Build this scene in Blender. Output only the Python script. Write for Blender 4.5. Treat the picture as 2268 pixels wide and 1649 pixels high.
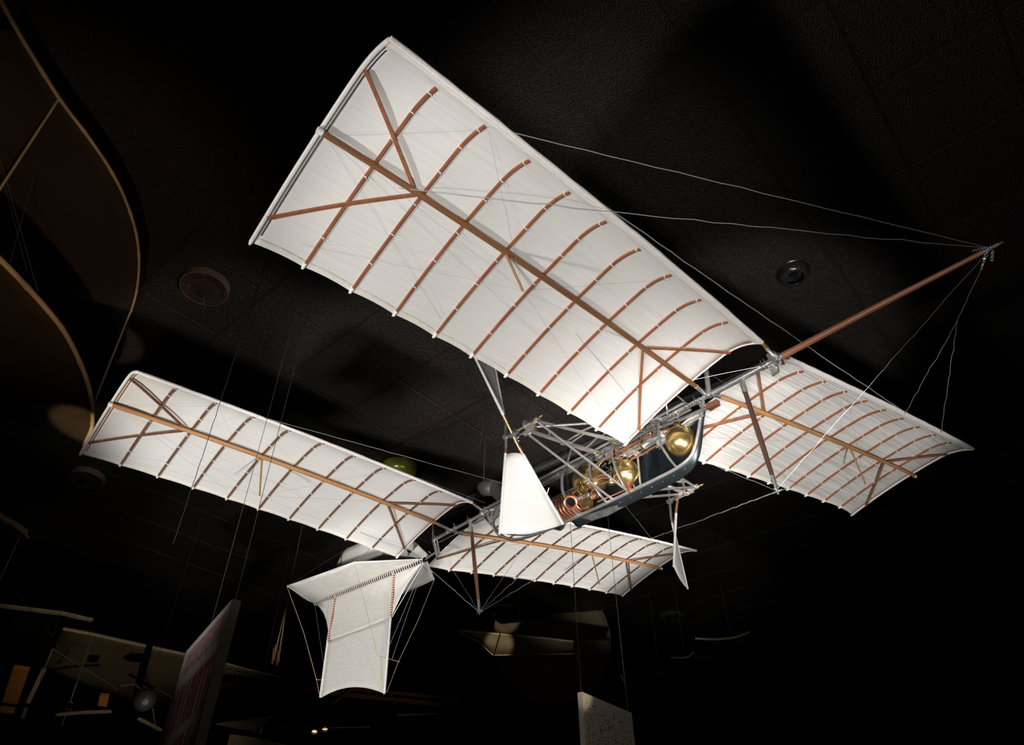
import bpy, bmesh, math, random
from math import sin, cos, pi, radians
from mathutils import Vector as V, Matrix
random.seed(7)
for o in list(bpy.data.objects): bpy.data.objects.remove(o)
SC = bpy.context.scene
COL = SC.collection

# ------------------------------------------------------------------ camera, world, lights, exposure
CAM_M = Matrix([[0.999987, -0.003966, 0.003335], [0.0, 0.643652, 0.765318], [-0.005182, -0.765308, 0.643644]])
F_PX = 1552.3
CAM = V((0, 0, 1.6))
cam_d = bpy.data.cameras.new('camera'); cam = bpy.data.objects.new('camera', cam_d); COL.objects.link(cam)
cam_d.sensor_fit = 'HORIZONTAL'; cam_d.sensor_width = 36.0; cam_d.lens = F_PX / 2268 * 36.0
cam_d.clip_start = 0.05; cam_d.clip_end = 100
cam.matrix_world = Matrix.Translation(CAM) @ (CAM_M @ Matrix.Diagonal((1, -1, -1))).to_4x4()
SC.camera = cam
SC.view_settings.view_transform = 'Standard'; SC.view_settings.look = 'None'
SC.view_settings.gamma = 1; SC.view_settings.use_curve_mapping = False
SC.view_settings.exposure = 0.0
w = bpy.data.worlds.new('World'); SC.world = w; w.use_nodes = True
w.node_tree.nodes['Background'].inputs[0].default_value = (0.9, 0.85, 0.8, 1)
w.node_tree.nodes['Background'].inputs[1].default_value = 0.0015

def area(name, loc, to, size, power, color=(1, 0.97, 0.93), spread=100):
    d = bpy.data.lights.new(name, 'AREA'); d.shape = 'DISK'; d.size = size; d.energy = power; d.color = color; d.spread = radians(spread)
    o = bpy.data.objects.new(name, d); COL.objects.link(o); o.location = loc
    o.rotation_euler = (V(to) - V(loc)).to_track_quat('-Z', 'Y').to_euler(); return o
def spot(name, loc, to, power, angle, blend=0.3, rad=0.05, color=(1, 0.93, 0.82)):
    d = bpy.data.lights.new(name, 'SPOT'); d.energy = power; d.color = color; d.spot_size = radians(angle); d.spot_blend = blend; d.shadow_soft_size = rad
    o = bpy.data.objects.new(name, d); COL.objects.link(o); o.location = loc
    o.rotation_euler = (V(to) - V(loc)).to_track_quat('-Z', 'Y').to_euler(); return o
# photographic lamps in front of and beside the aircraft, plus an added fill
FL = (1.63, 1.0, 0.5); SL = (-2.6, 0.1, 0.9); CL = (-0.45, -0.5, 1.0); LC = (1, 0.972, 0.94)
RL = (3.5, 2.5, 1.2)
spot('side_lamp', SL, (0.16, 1.86, 3.5), 300, 37, 0.55, 0.12, LC)
spot('camera_fill', CL, (0.10, 1.83, 3.5), 270, 36, 0.65, 0.12, LC)  # fill added beside the camera to brighten the big front wing
area('soft_lamp', CL, (0.70, 3.0, 3.4), 1.1, 4.6, LC, 22)
area('soft_lamp', (1.7, 0.5, 0.6), (0.66, 2.95, 3.4), 0.8, 4.0, LC, 22)
spot('front_lamp', FL, (1.72, 3.22, 3.78), 430, 28, 0.5, 0.12, LC)
spot('front_lamp', FL, (-1.22, 3.40, 3.82), 540, 22, 0.6, 0.12, LC)
spot('side_lamp', SL, (-1.12, 3.42, 3.86), 620, 24, 0.5, 0.12, LC)
spot('right_lamp', RL, (0.38, 4.85, 4.15), 980, 24, 0.6, 0.10, LC)
spot('front_lamp', FL, (-1.0, 4.7, 3.45), 700, 18, 0.5, 0.12, LC)
spot('left_lamp', (-3.4, 2.0, 1.0), (-1.02, 4.85, 3.30), 560, 21, 0.4, 0.10, LC)

# ------------------------------------------------------------------ materials
def mat(name, color, rough=0.6, metal=0.0, var=0.0, vscale=(8, 8, 8), bump=0.0, bscale=(40, 40, 40), coord='Object', spec=0.5, detail=4, color2=None, bdist=0.01):
    m = bpy.data.materials.new(name); m.use_nodes = True; n = m.node_tree.nodes; l = m.node_tree.links
    b = n['Principled BSDF']; b.inputs['Base Color'].default_value = (*color, 1); b.inputs['Roughness'].default_value = rough
    b.inputs['Metallic'].default_value = metal; b.inputs['Specular IOR Level'].default_value = spec
    tc = n.new('ShaderNodeTexCoord')
    if var > 0 or color2:
        mp = n.new('ShaderNodeMapping'); mp.inputs['Scale'].default_value = vscale; l.new(tc.outputs[coord], mp.inputs[0])
        ns = n.new('ShaderNodeTexNoise'); ns.inputs['Scale'].default_value = 1; ns.inputs['Detail'].default_value = detail; l.new(mp.outputs[0], ns.inputs['Vector'])
        r = n.new('ShaderNodeValToRGB'); c2 = color2 or tuple(c * (1 - var) for c in color)
        r.color_ramp.elements[0].position = 0.3; r.color_ramp.elements[1].position = 0.7
        r.color_ramp.elements[0].color = (*c2, 1); r.color_ramp.elements[1].color = (*color, 1)
        l.new(ns.outputs['Fac'], r.inputs[0]); l.new(r.outputs[0], b.inputs['Base Color'])
    if bump > 0:
        mp = n.new('ShaderNodeMapping'); mp.inputs['Scale'].default_value = bscale; l.new(tc.outputs[coord], mp.inputs[0])
        ns = n.new('ShaderNodeTexNoise'); ns.inputs['Scale'].default_value = 1; ns.inputs['Detail'].default_value = detail; l.new(mp.outputs[0], ns.inputs['Vector'])
        bp = n.new('ShaderNodeBump'); bp.inputs['Strength'].default_value = bump; bp.inputs['Distance'].default_value = bdist
        l.new(ns.outputs['Fac'], bp.inputs['Height']); l.new(bp.outputs[0], b.inputs['Normal'])
    return m
SILK = mat('silk', (0.76, 0.745, 0.715), 0.75, 0, 0.10, (220, 2.5, 60), 0.25, (170, 3, 60), bdist=0.004, spec=0.2)
SILK_P = mat('silk_port', (0.78, 0.765, 0.73), 0.7, 0, 0.30, (75, 1.6, 30), 0.9, (60, 1.8, 30), bdist=0.012, spec=0.25)
SILK_R = mat('silk_port_rear', (0.77, 0.75, 0.71), 0.72, 0, 0.14, (110, 2, 40), 0.5, (90, 2.2, 40), bdist=0.006, spec=0.2)
HEM = mat('silk_hem', (0.80, 0.76, 0.68), 0.75, 0, 0.10, (30, 12, 30), 0.35, (50, 20, 50), spec=0.2)
LEAD = mat('silk_edge', (0.83, 0.79, 0.75), 0.7, 0, 0.08, (20, 9, 20), 0.5, (35, 14, 35), spec=0.25)
THREAD = mat('white_thread', (0.85, 0.84, 0.80), 0.8)
TAILF = mat('tail_silk', (0.72, 0.70, 0.655), 0.75, 0, 0.10, (12, 12, 70), 0.6, (14, 14, 90), bdist=0.006, spec=0.2)
BLADEF = mat('blade_silk', (0.66, 0.65, 0.63), 0.7, 0, 0.05, (4, 4, 60), 0.4, (4, 4, 110), bdist=0.004, spec=0.2)
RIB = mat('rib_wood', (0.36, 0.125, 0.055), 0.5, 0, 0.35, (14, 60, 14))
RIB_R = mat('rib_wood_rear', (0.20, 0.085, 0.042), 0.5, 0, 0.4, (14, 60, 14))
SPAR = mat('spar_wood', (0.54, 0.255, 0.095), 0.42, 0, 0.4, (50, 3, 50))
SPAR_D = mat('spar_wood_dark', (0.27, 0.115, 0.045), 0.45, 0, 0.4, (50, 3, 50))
BOW = mat('bowsprit_wood', (0.50, 0.20, 0.10), 0.38, 0, 0.35, (3, 50, 50))
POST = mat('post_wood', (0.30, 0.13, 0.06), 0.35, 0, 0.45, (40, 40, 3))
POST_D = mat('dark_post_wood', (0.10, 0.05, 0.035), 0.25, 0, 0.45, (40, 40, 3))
CANE = mat('cane', (0.42, 0.24, 0.09), 0.5, 0, 0.3, (20, 20, 5))
STEEL = mat('steel_tube', (0.84, 0.83, 0.82), 0.30, 0.82, 0.25, (9, 9, 9), 0.12, (50, 50, 50))
STEEL_D = mat('steel_dark', (0.46, 0.45, 0.44), 0.35, 0.78, 0.4, (14, 14, 14))
BRIGHT = mat('bright_steel', (0.92, 0.91, 0.91), 0.22, 0.9)
BRASS = mat('brass', (0.84, 0.60, 0.24), 0.26, 0.93, 0.45, (7, 7, 7), 0.06, (5, 5, 5), color2=(0.62, 0.43, 0.17))
BRASS_D = mat('brass_dull', (0.46, 0.34, 0.14), 0.42, 1.0, 0.5, (30, 30, 30))
COPPER = mat('copper', (0.78, 0.36, 0.22), 0.34, 0.8, 0.3, (20, 20, 20))
COPPER_D = mat('copper_dull', (0.55, 0.24, 0.14), 0.42, 0.8, 0.4, (25, 25, 25))
HULL = mat('hull_sheet', (0.10, 0.125, 0.14), 0.34, 0.85, 0.5, (5, 5, 5), 0.15, (6, 6, 6))
HULL2 = mat('pale_sheet', (0.36, 0.36, 0.34), 0.36, 0.75, 0.7, (22, 22, 22), 0.2, (20, 20, 20))
FUNNEL = mat('funnel_sheet', (0.16, 0.155, 0.15), 0.5, 0.4, 0.4, (12, 12, 12), 0.1, (20, 20, 20))
TWINE = mat('brown_twine', (0.45, 0.33, 0.16), 0.8)
WIRE = mat('wire', (0.30, 0.295, 0.285), 0.5, 0.3)
WIREF = mat('fine_thread', (0.22, 0.215, 0.21), 0.7)
WIRE_W = mat('white_wire', (0.85, 0.85, 0.86), 0.3, 0.7)
CABLE = mat('hanging_cable', (0.11, 0.11, 0.11), 0.5, 0.6)
TILE = mat('ceiling_tile', (0.0185, 0.0120, 0.0100), 0.42, 0, 0.5, (120, 120, 120), 1.0, (95, 95, 95), bdist=0.016, spec=0.55, detail=5)
GRID = mat('ceiling_grid', (0.018, 0.012, 0.0105), 0.5, 0)
BLACK = mat('matt_black', (0.006, 0.005, 0.005), 0.8, 0, spec=0.2)
BLACKG = mat('gloss_black', (0.012, 0.012, 0.014), 0.3, 0.2)
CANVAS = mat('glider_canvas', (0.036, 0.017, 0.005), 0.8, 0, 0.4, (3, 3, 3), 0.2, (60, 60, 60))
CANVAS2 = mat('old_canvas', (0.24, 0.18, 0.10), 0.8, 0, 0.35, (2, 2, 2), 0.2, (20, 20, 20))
BAMBOO = mat('bamboo', (0.74, 0.50, 0.27), 0.5, 0, 0.45, (6, 6, 6))
PALEWOOD = mat('pale_wood', (0.60, 0.46, 0.27), 0.55, 0, 0.3, (10, 10, 10))
REDWOOD = mat('red_wood', (0.40, 0.16, 0.06), 0.5, 0, 0.3, (12, 12, 12))
ORANGE = mat('orange_wood', (0.62, 0.26, 0.05), 0.5, 0, 0.25, (12, 12, 12))
BOARD = mat('board', (0.30, 0.275, 0.255), 0.6)
BOARD_E = mat('board_edge', (0.10, 0.075, 0.05), 0.6)
REDINK = mat('red_ink', (0.32, 0.05, 0.05), 0.6)
INK2 = mat('faded_ink', (0.26, 0.14, 0.14), 0.6)
CREAM = mat('cream_board', (0.85, 0.76, 0.62), 0.6)
BROWNINK = mat('brown_ink', (0.22, 0.12, 0.09), 0.6)
PEWTER = mat('hammered_pewter', (0.24, 0.24, 0.26), 0.42, 0.6, 0.3, (40, 40, 40), 0.5, (60, 60, 60))
OLIVE_D = mat('dim_olive', (0.05, 0.055, 0.012), 0.35, 0.3)
OLIVE = mat('olive_reflector', (0.30, 0.33, 0.045), 0.25, 0.3, 0.5, (9, 9, 2))
CHROMED = mat('dim_reflector', (0.10, 0.09, 0.08), 0.25, 0.7, 0.6, (30, 30, 3))

# ------------------------------------------------------------------ mesh helpers
class MB:
    def __init__(s): s.v = []; s.f = []; s.m = []; s.cut = []
    def add(s, vs, fs, mi=0):
        b = len(s.v); s.cut.append((b, len(s.f))); s.v += [tuple(x) for x in vs]; s.f += [tuple(i + b for i in f) for f in fs]; s.m += [mi] * len(fs); return s
    def tube(s, pts, r, seg=8, cap=True, mi=0, flat=None):
        pts = [V(p) for p in pts]; n = len(pts)
        rs = r if isinstance(r, (list, tuple)) else [r] * n
        t0 = (pts[1] - pts[0]).normalized(); a = t0.orthogonal().normalized()
        if flat is not None: a = (V(flat) - t0 * V(flat).dot(t0)).normalized()
        vs = []
        for i, p in enumerate(pts):
            t = (pts[min(i + 1, n - 1)] - pts[max(i - 1, 0)]).normalized()
            a = (a - t * a.dot(t)).normalized(); b = t.cross(a)
            ra, rb = rs[i] if isinstance(rs[i], tuple) else (rs[i], rs[i])
            for k in range(seg):
                an = 2 * pi * (k + .5) / seg; vs.append(p + a * cos(an) * ra + b * sin(an) * rb)
        fs = [(i * seg + k, i * seg + (k + 1) % seg, (i + 1) * seg + (k + 1) % seg, (i + 1) * seg + k) for i in range(n - 1) for k in range(seg)]
        if cap: fs += [tuple(range(seg))[::-1], tuple((n - 1) * seg + k for k in range(seg))]
        return s.add(vs, fs, mi)
    def bar(s, pts, wd, th, up=(0, 0, 1), mi=0):   # rectangular section
        k = math.sqrt(2); return s.tube(pts, [(th / 2 * k, wd / 2 * k)] * len(pts), 4, True, mi, flat=up)
    def box(s, c, d, mi=0, M=None):
        vs = [V((c[0] + sx * d[0] / 2, c[1] + sy * d[1] / 2, c[2] + sz * d[2] / 2)) for sx in (-1, 1) for sy in (-1, 1) for sz in (-1, 1)]
        if M: vs = [M @ x for x in vs]
        return s.add(vs, [(0, 1, 3, 2), (4, 6, 7, 5), (0, 4, 5, 1), (2, 3, 7, 6), (0, 2, 6, 4), (1, 5, 7, 3)], mi)
    def prism(s, poly, off, mi=0):                # polygon of 3-D points, extruded by off
        n = len(poly); off = V(off); a = [V(p) for p in poly]; b = [p + off for p in a]
        return s.add(a + b, [tuple(range(n)), tuple(range(2 * n - 1, n - 1, -1))] + [(i, (i + 1) % n, n + (i + 1) % n, n + i)[::-1] for i in range(n)], mi)
    def lathe(s, o, ax, prof, seg=24, mi=0):       # prof: (distance along axis, radius)
        o = V(o); ax = V(ax).normalized(); a = ax.orthogonal().normalized(); b = ax.cross(a); vs = []
        for h, r in prof:
            for k in range(seg): an = 2 * pi * k / seg; vs.append(o + ax * h + (a * cos(an) + b * sin(an)) * max(r, 1e-4))
        return s.add(vs, [(i * seg + k, i * seg + (k + 1) % seg, (i + 1) * seg + (k + 1) % seg, (i + 1) * seg + k) for i in range(len(prof) - 1) for k in range(seg)], mi)
    def grid(s, P, mi=0, closed=False):            # P[i][j]
        n, m = len(P), len(P[0]); vs = [p for row in P for p in row]
        return s.add(vs, [(i * m + j, i * m + j + 1, (i + 1) * m + j + 1, (i + 1) * m + j) for i in range(n - 1) for j in range(m - 1)], mi)
    def build(s, name, mats, parent=None, smooth=True, solid=0, label=None, kind=None):
        me = bpy.data.meshes.new(name); me.from_pydata(s.v, [], s.f); me.update()
        for m in (mats if isinstance(mats, list) else [mats]): me.materials.append(m)
        if isinstance(mats, list): me.polygons.foreach_set('material_index', s.m)
        if smooth:
            me.polygons.foreach_set('use_smooth', [True] * len(me.polygons))
            try: me.set_sharp_from_angle(angle=radians(40))
            except Exception: pass
        o = bpy.data.objects.new(name, me); COL.objects.link(o)
        if parent: o.parent = parent
        if solid: md = o.modifiers.new('t', 'SOLIDIFY'); md.thickness = solid; md.offset = 0
        if label: o['label'] = label
        if kind: o['kind'] = kind
        return o
def each(mb, name, m, parent=None, **k):              # every primitive of mb becomes an object of its own
    cs = mb.cut + [(len(mb.v), len(mb.f))]; out = []
    for (v0, f0), (v1, f1) in zip(cs, cs[1:]):
        q = MB(); q.v = mb.v[v0:v1]; q.f = [tuple(i - v0 for i in f) for f in mb.f[f0:f1]]; q.m = [0] * len(q.f); out.append(q.build(name, m, parent, **k))
    return out
def rib_sphere(c, r, ax=(0, 0, 1), stretch=1.0, n=16):
    return [(-cos(pi * i / n) * r * stretch, sin(pi * i / n) * r) for i in range(n + 1)]
def empty(name, parent=None, label=None, cat=None, group=None, loc=(0, 0, 0)):
    o = bpy.data.objects.new(name, None); COL.objects.link(o); o.location = loc; o.empty_display_size = .1
    if parent: o.parent = parent
    tag(o, label, cat, group); return o
def tag(o, label=None, cat=None, group=None, kind=None):
    if label: o['label'] = label
    if cat: o['category'] = cat
    if group: o['group'] = group
    if kind: o['kind'] = kind
    return o
def lerp(a, b, t): return V(a) * (1 - t) + V(b) * t
def curve(pts, n=8):                                # Catmull-Rom through points
    P = [V(p) for p in pts]; P = [P[0] * 2 - P[1]] + P + [P[-1] * 2 - P[-2]]; out = []
    for i in range(1, len(P) - 2):
        for k in range(n):
            t = k / n; a, b, c, d = P[i - 1:i + 3]
            out.append(.5 * ((2 * b) + (c - a) * t + (2 * a - 5 * b + 4 * c - d) * t * t + (3 * b - a - 3 * c + d) * t ** 3))
    out.append(P[-2]); return out
def wobble(a, b, n, amp, sag=0.0):
    a = V(a); b = V(b); d = (b - a).normalized(); u = d.orthogonal().normalized(); q = d.cross(u); out = []
    for i in range(n + 1):
        t = i / n; k = amp * min(1, 6 * t, 6 * (1 - t))
        out.append(a.lerp(b, t) + u * random.uniform(-k, k) + q * random.uniform(-k, k) + V((0, 0, -sag * 4 * t * (1 - t))))
    return out
# view ray helpers used while laying out the room (plane of given height / given distance)
def ray(px, py): return (CAM_M @ V(((px - 1134) / F_PX, (py - 824.5) / F_PX, 1)))
def at_z(px, py, z): r = ray(px, py); return CAM + r * ((z - CAM.z) / r.z)
def at_d(px, py, d): r = ray(px, py); return CAM + r * (d / math.hypot(r.x, r.y))

# ------------------------------------------------------------------ the room
CZ = 5.102
O = V((0.195, 1.733, CZ)); DI = V((0.397, 0.463, 0)).normalized() * 0.6096; DJ = V((-DI.y, DI.x, 0))
def slab(name, lo, hi, m, kind='structure', parent=None):
    c = [(a + b) / 2 for a, b in zip(lo, hi)]; d = [b - a for a, b in zip(lo, hi)]
    return tag(MB().box(c, d).build(name, m, parent, smooth=False), kind=kind)
slab('floor', (-12, -6, -0.1), (12, 26, 0), BLACK)
slab('wall_back', (-12, 26, 0), (12, 26.2, 5.4), BLACK)
slab('wall_front', (-12, -6.2, 0), (12, -6, 5.4), BLACK)
slab('wall_left', (-12.2, -6, 0), (-12, 26, 5.4), BLACK)
slab('wall_right', (12, -6, 0), (12.2, 26, 5.4), BLACK)
ceil = slab('ceiling', (-12, -6, CZ + 0.03), (12, 26, CZ + 0.25), BLACK)
def tile_mesh():
    mb = MB(); h = 0.3048 - 0.014; b = 0.006; z0 = 0.0
    lo = [(-h, -h, z0), (h, -h, z0), (h, h, z0), (-h, h, z0)]
    k = h + b
    hi = [(-k, -k, z0 + b), (k, -k, z0 + b), (k, k, z0 + b), (-k, k, z0 + b)]
    tp = [(x, y, z0 + .025) for x, y, _ in hi]
    mb.add(lo + hi + tp, [(3, 2, 1, 0)] + [(i, (i + 1) % 4, 4 + (i + 1) % 4, 4 + i) for i in range(4)] + [(4 + i, 4 + (i + 1) % 4, 8 + (i + 1) % 4, 8 + i) for i in range(4)] + [(8, 9, 10, 11)])
    o = mb.build('ceiling_tile', TILE, ceil, smooth=False); return o
t0 = tile_mesh(); first = True
yaw = math.atan2(DI.y, DI.x); cells = []
for i in range(-24, 34):
    for j in range(-24, 34):
        c = O + DI * (i + .5) + DJ * (j + .5)
        if abs(c.x) < 11.6 and -5.6 < c.y < 25.6: cells.append((i, j, c))
def vis(c):
    p = CAM_M.transposed() @ (c - CAM)
    return p.z > .2 and abs(p.x / p.z) < 0.83 and abs(p.y / p.z) < 0.64
near = sorted([q for q in cells if vis(q[2])], key=lambda q: (q[2] - CAM).length)[:296]
nk = {(q[0], q[1]) for q in near}
for i, j, c in near:
    o = t0 if first else t0.copy()
    if not first: COL.objects.link(o); o.parent = ceil
    first = False
    o.location = c + V((0, 0, random.uniform(-.0015, .0015)))
    o.rotation_euler = (random.uniform(-.004, .004), random.uniform(-.004, .004), yaw + random.choice([0, 0, pi / 2, pi]) )
far = MB()
for i, j, c in cells:
    if (i, j) in nk: continue
    far.box((0, 0, 0.012), (.585, .585, .022), M=Matrix.Translation(c) @ Matrix.Rotation(yaw, 4, 'Z'))
tag(far.build('far_ceiling_tiles', TILE, ceil, smooth=False), kind='stuff')
bars = MB()
for k in range(-24, 34):
    for A, B in ((DI, DJ), (DJ, DI)):
        a = O + A * k - B * 24; b = O + A * k + B * 34
        # clip to the room
        pts = [a.lerp(b, t / 200) for t in range(201)]; pts = [p for p in pts if abs(p.x) < 11.9 and -5.9 < p.y < 25.9]
        if len(pts) > 2: dz = V((0, 0, .006 if A is DI else .0072)); bars.bar([pts[0] + dz, pts[-1] + dz], 0.024, 0.004)
tag(bars.build('ceiling_grid', GRID, ceil, smooth=False), kind='stuff')

# ------------------------------------------------------------------ the aircraft
BODY_R = Matrix([[0.654748, 0.754891, -0.038013], [-0.754273, 0.649314, -0.09728], [-0.048753, 0.092366, 0.994531]])
BODY_T = V((0.08356, 3.54799, 3.70694))
AC = empty('steam_aircraft', None, 'large white steam flying machine with four ribbed wings and brass tanks, under the ceiling', 'aircraft')
AC.matrix_world = Matrix.Translation(BODY_T) @ BODY_R.to_4x4()
WP = {
 'F-': dict(bd=0.02771, tt=0.00854, rt=-0.01337, x=1.67332, z=-0.02819, sw=0.05577, i=0.16994, di=0.03005, tw=-0.03842, cam=0.09325, y0=0.16658, y1=2.07476, dc=-0.00507),
 'R-': dict(bd=0.01617, tt=0.007, rt=-0.00573, x=-0.33221, z=-0.01251, sw=0.04393, i=0.11551, di=0.04413, tw=-0.04391, cam=0.08802, y0=0.13009, y1=2.08351, dc=-0.00407),
 'F+': dict(bd=0.01407, tt=0.02536, rt=0.0, x=1.6398, z=0.04136, sw=0.0615, i=0.13623, di=0.05671, tw=0.02863, cam=0.07153, y0=0.13809, y1=2.09499, dc=-0.00028),
 'R+': dict(bd=0.02181, tt=-0.00414, rt=-0.02848, x=-0.408, z=0.02308, sw=0.05102, i=0.16562, di=0.06232, tw=0.01489, cam=0.07528, y0=0.14558, y1=2.09241, dc=0.00201)}
US = [0, 0.10135, 0.2005, 0.30374, 0.40505, 0.50564, 0.60491, 0.70452, 0.80377, 0.90251, 1]
SPV, SPD, RFV, CPK = 0.46188, 0.01827, 0.05865, 0.24533
def camb(v):
    v = max(0, min(1, v))
    return (2 * CPK * v - v * v) / CPK ** 2 if v < CPK else ((1 - 2 * CPK) + 2 * CPK * v - v * v) / (1 - CPK) ** 2
def wpt(k, u, v, drop=0.0):
    p = WP[k]; s = -1 if k[1] == '-' else 1
    y = p['y0'] + (p['y1'] - p['y0']) * u; a = p['i'] + p['tw'] * u
    c = 0.81 + p['dc'] * (u - .5) + p['tt'] * max(0, u - .9) * 10 * v + p['rt'] * max(0, .1 - u) * 10 * v
    h = p['cam'] * c * camb(v) - drop
    return V((p['x'] + p['sw'] * y - v * c * cos(a) + h * sin(a), s * y, p['z'] + p['bd'] * 4 * u * (1 - u) + p['di'] * y - v * c * sin(a) + h * cos(a)))

def wing(k, fabric, spar_m, post_len, label):
    W = empty('wing', AC, label)
    rnd = random.Random(hash(k[0]) % 5 + (k[1] == '+') * 3)
    # fabric, scalloped between the ribs at the trailing edge, bellied up a little in each bay
    P = []
    for b in range(10):
        for q in range(6 if b < 9 else 7):
            t = q / 6; u = US[b] + (US[b + 1] - US[b]) * t; sc = 4 * t * (1 - t)
            row = []
            for j in range(33):
                v = j / 32; vv = v * (1 - 0.006 * sc * (v > .5) * (v - .5) * 2)
                row.append(wpt(k, u, vv, 0.0 - 0.006 * sc * sin(pi * v)))
            P.append(row)
    MB().grid(P).build('fabric', fabric, W, solid=0.0016)
    # leading edge: rolled sleeve round the front rod, and the band behind it
    sl = MB(); pts = [wpt(k, u / 40, 0.0) for u in range(41)]
    sl.tube([p + V((0.002, 0, 0.000)) for p in pts], [0.0085 + rnd.uniform(-.0012, .0012) for _ in pts], 8)
    band = []
    for u in range(61):
        e = 0.046 + 0.005 * sin(u * 1.3) + rnd.uniform(-.002, .002)
        band.append([wpt(k, u / 60, v, d) for v, d in ((-0.006, -0.006), (-0.009, 0.004), (0.012, 0.0085), (e * .6, 0.008), (e, 0.0035))])
    sl.grid(band)
    sl.build('leading_edge_sleeve', LEAD, W)
    # trailing hem
    hm = MB(); rows = []
    for b in range(10):
        for q in range(6 if b < 9 else 7):
            t = q / 6; u = US[b] + (US[b + 1] - US[b]) * t; sc = 4 * t * (1 - t)
            rows.append([wpt(k, u, v * (1 - 0.006 * sc), d) for v, d in ((0.974, 0.0012), (0.988, 0.0026), (1.001, 0.0024), (1.002, -0.001))])
    hm.grid(rows); hm.build('trailing_hem', HEM, W, solid=0.001)
    # ribs
    for n in range(1, 10):
        bend = rnd.uniform(-.002, .002)
        pts = [wpt(k, US[n] + bend * sin(pi * j / 26), RFV + (0.985 - RFV) * j / 26, 0.0062) for j in range(27)]
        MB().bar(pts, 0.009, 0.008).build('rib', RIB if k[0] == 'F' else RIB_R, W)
    caps = MB()
    for n in range(0, 11):
        caps.tube([wpt(k, US[n], 0.978, 0.007), wpt(k, US[n], 1.003, 0.005), wpt(k, US[n], 1.012, 0.003)], [0.0055, 0.0065, 0.004], 8)
    each(caps, 'rib_end_wrapping', THREAD, W)
    # thread ties round the ribs
    ti = MB()
    for n in range(1, 10):
        for v in (0.085, 0.22, 0.345, 0.53, 0.68, 0.84):
            v += rnd.uniform(-.012, .012)
            ti.bar([wpt(k, US[n], v - .0018, 0.0068), wpt(k, US[n], v + .0018, 0.0068)], 0.0125, 0.0098)
            e = wpt(k, US[n], v, 0.012); s = -1 if k[1] == '-' else 1
            ti.tube([e, e + V((rnd.uniform(-.012, .004), s * -rnd.uniform(.008, .02), -.002))], 0.0008, 4)
    ti.build('rib_ties', THREAD, W, kind='stuff')
    # tip and root edge rods with lacing
    for u, m in ((1.0, LEAD), (0.0, LEAD)):
        pts = [wpt(k, u, j / 24, 0.003) for j in range(25)]
        MB().tube(pts, 0.0075 if u else 0.005, 8).build('edge_rod', m, W)
        la = MB(); uu = .9915 if u else .004
        for j in range(90 if u else 90):
            v = 0.06 + 0.9 * j / 90
            la.tube([wpt(k, uu, v, 0.0035), wpt(k, uu, v + .0092, 0.0035)], 0.0017 if u else .0014, 4)
        la.build('lacing_and_shade', BLACKG if (u and k == 'F-') else RIB, W, kind='stuff')  # black at the front left tip stands in for the lacing's shadow
    # V braces at tip and root
    for a, b in (((0.824, SPV - .002), (0.995, 0.185)), ((0.815, SPV + .02), (0.998, 0.875)), ((0.18, SPV), (0.0, 0.20)), ((0.18, SPV + .02), (0.004, 0.873))):
        dd = 0.017
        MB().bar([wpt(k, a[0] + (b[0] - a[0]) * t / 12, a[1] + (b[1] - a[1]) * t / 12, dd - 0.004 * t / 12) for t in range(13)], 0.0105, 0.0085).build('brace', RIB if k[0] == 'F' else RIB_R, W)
    # main spar: tapered towards both ends
    pts = [wpt(k, u, SPV, SPD + 0.008) for u in [0.0 + 1.003 * i / 24 for i in range(25)]]
    rs = [0.0118 - 0.002 * abs(i / 24 - .45) / .55 for i in range(25)]
    r0 = pts[0] + (pts[0] - pts[1]) * .25
    MB().tube([r0] + pts, [0.007] + [0.0108] + rs[1:], 12).build('spar', spar_m, W)
    xs = BODY_SPAR[k[0]]
    ss = MB(); s0 = lerp(pts[0], pts[1], .35); ss.tube([lerp(r0, pts[0], .0), lerp(r0, xs, .5), V(xs)], [.0105, .0095, .010], 10)
    
    ss.build('spar_socket', STEEL, W)
    # ferrule at the tip
    MB().tube([pts[-1] + (pts[-1] - pts[-2]) * .1, pts[-2] * .12 + pts[-1] * .88], 0.011, 10).build('spar_tip_binding', THREAD, W)
    # front rod: wood end, brass ring, steel socket to the frame clamp
    le = [wpt(k, 0.0, 0.0), wpt(k, 0.02, 0.0)]; cl = V(BODY_CLAMP[k[0]])
    cl = cl + V((0, (-1 if k[1] == '-' else 1) * .012, 0))
    MB().tube([le[0] * 1.0, lerp(le[0], cl, .30)], 0.0075, 8).build('front_rod', SPAR, W)
    MB().tube([lerp(le[0], cl, .26), lerp(le[0], cl, .36)], 0.009, 10).build('rod_ring', BRASS, W)
    MB().tube([lerp(le[0], cl, .34), cl], 0.0095, 10).build('rod_socket', STEEL, W)
    # kingpost under the spar
    b = wpt(k, US[6], SPV, SPD + .02); tip = V(POST_TIP[k])
    MB().tube([b, tip], [.0055, .0042], 8).build('kingpost', CANE, W)
    # bracing threads from the kingpost
    th = MB()
    for u, v in ((1.0, SPV), (.2, SPV), (.8, .045), (.1, .9), (.93, .9), (.3, .06)):
        th.tube(wobble(tip, wpt(k, u, v, .022), 8, .003), 0.00045, 4)
    tt = wpt(k, .992, SPV, .03)
    for u, v in ((.8, .05), (.62, .9), (.42, .72)):
        th.tube([tt, wpt(k, u, v, .018)], 0.0004, 4)
    th.build('bracing_threads', WIREF, W, kind='stuff')
    return W
BODY_SPAR = {'F': (1.273, 0, -0.004), 'R': (-0.704, 0, -0.026)}
BODY_CLAMP = {'F': (1.648, 0, -0.004), 'R': (-0.361, 0, -0.022)}
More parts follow.
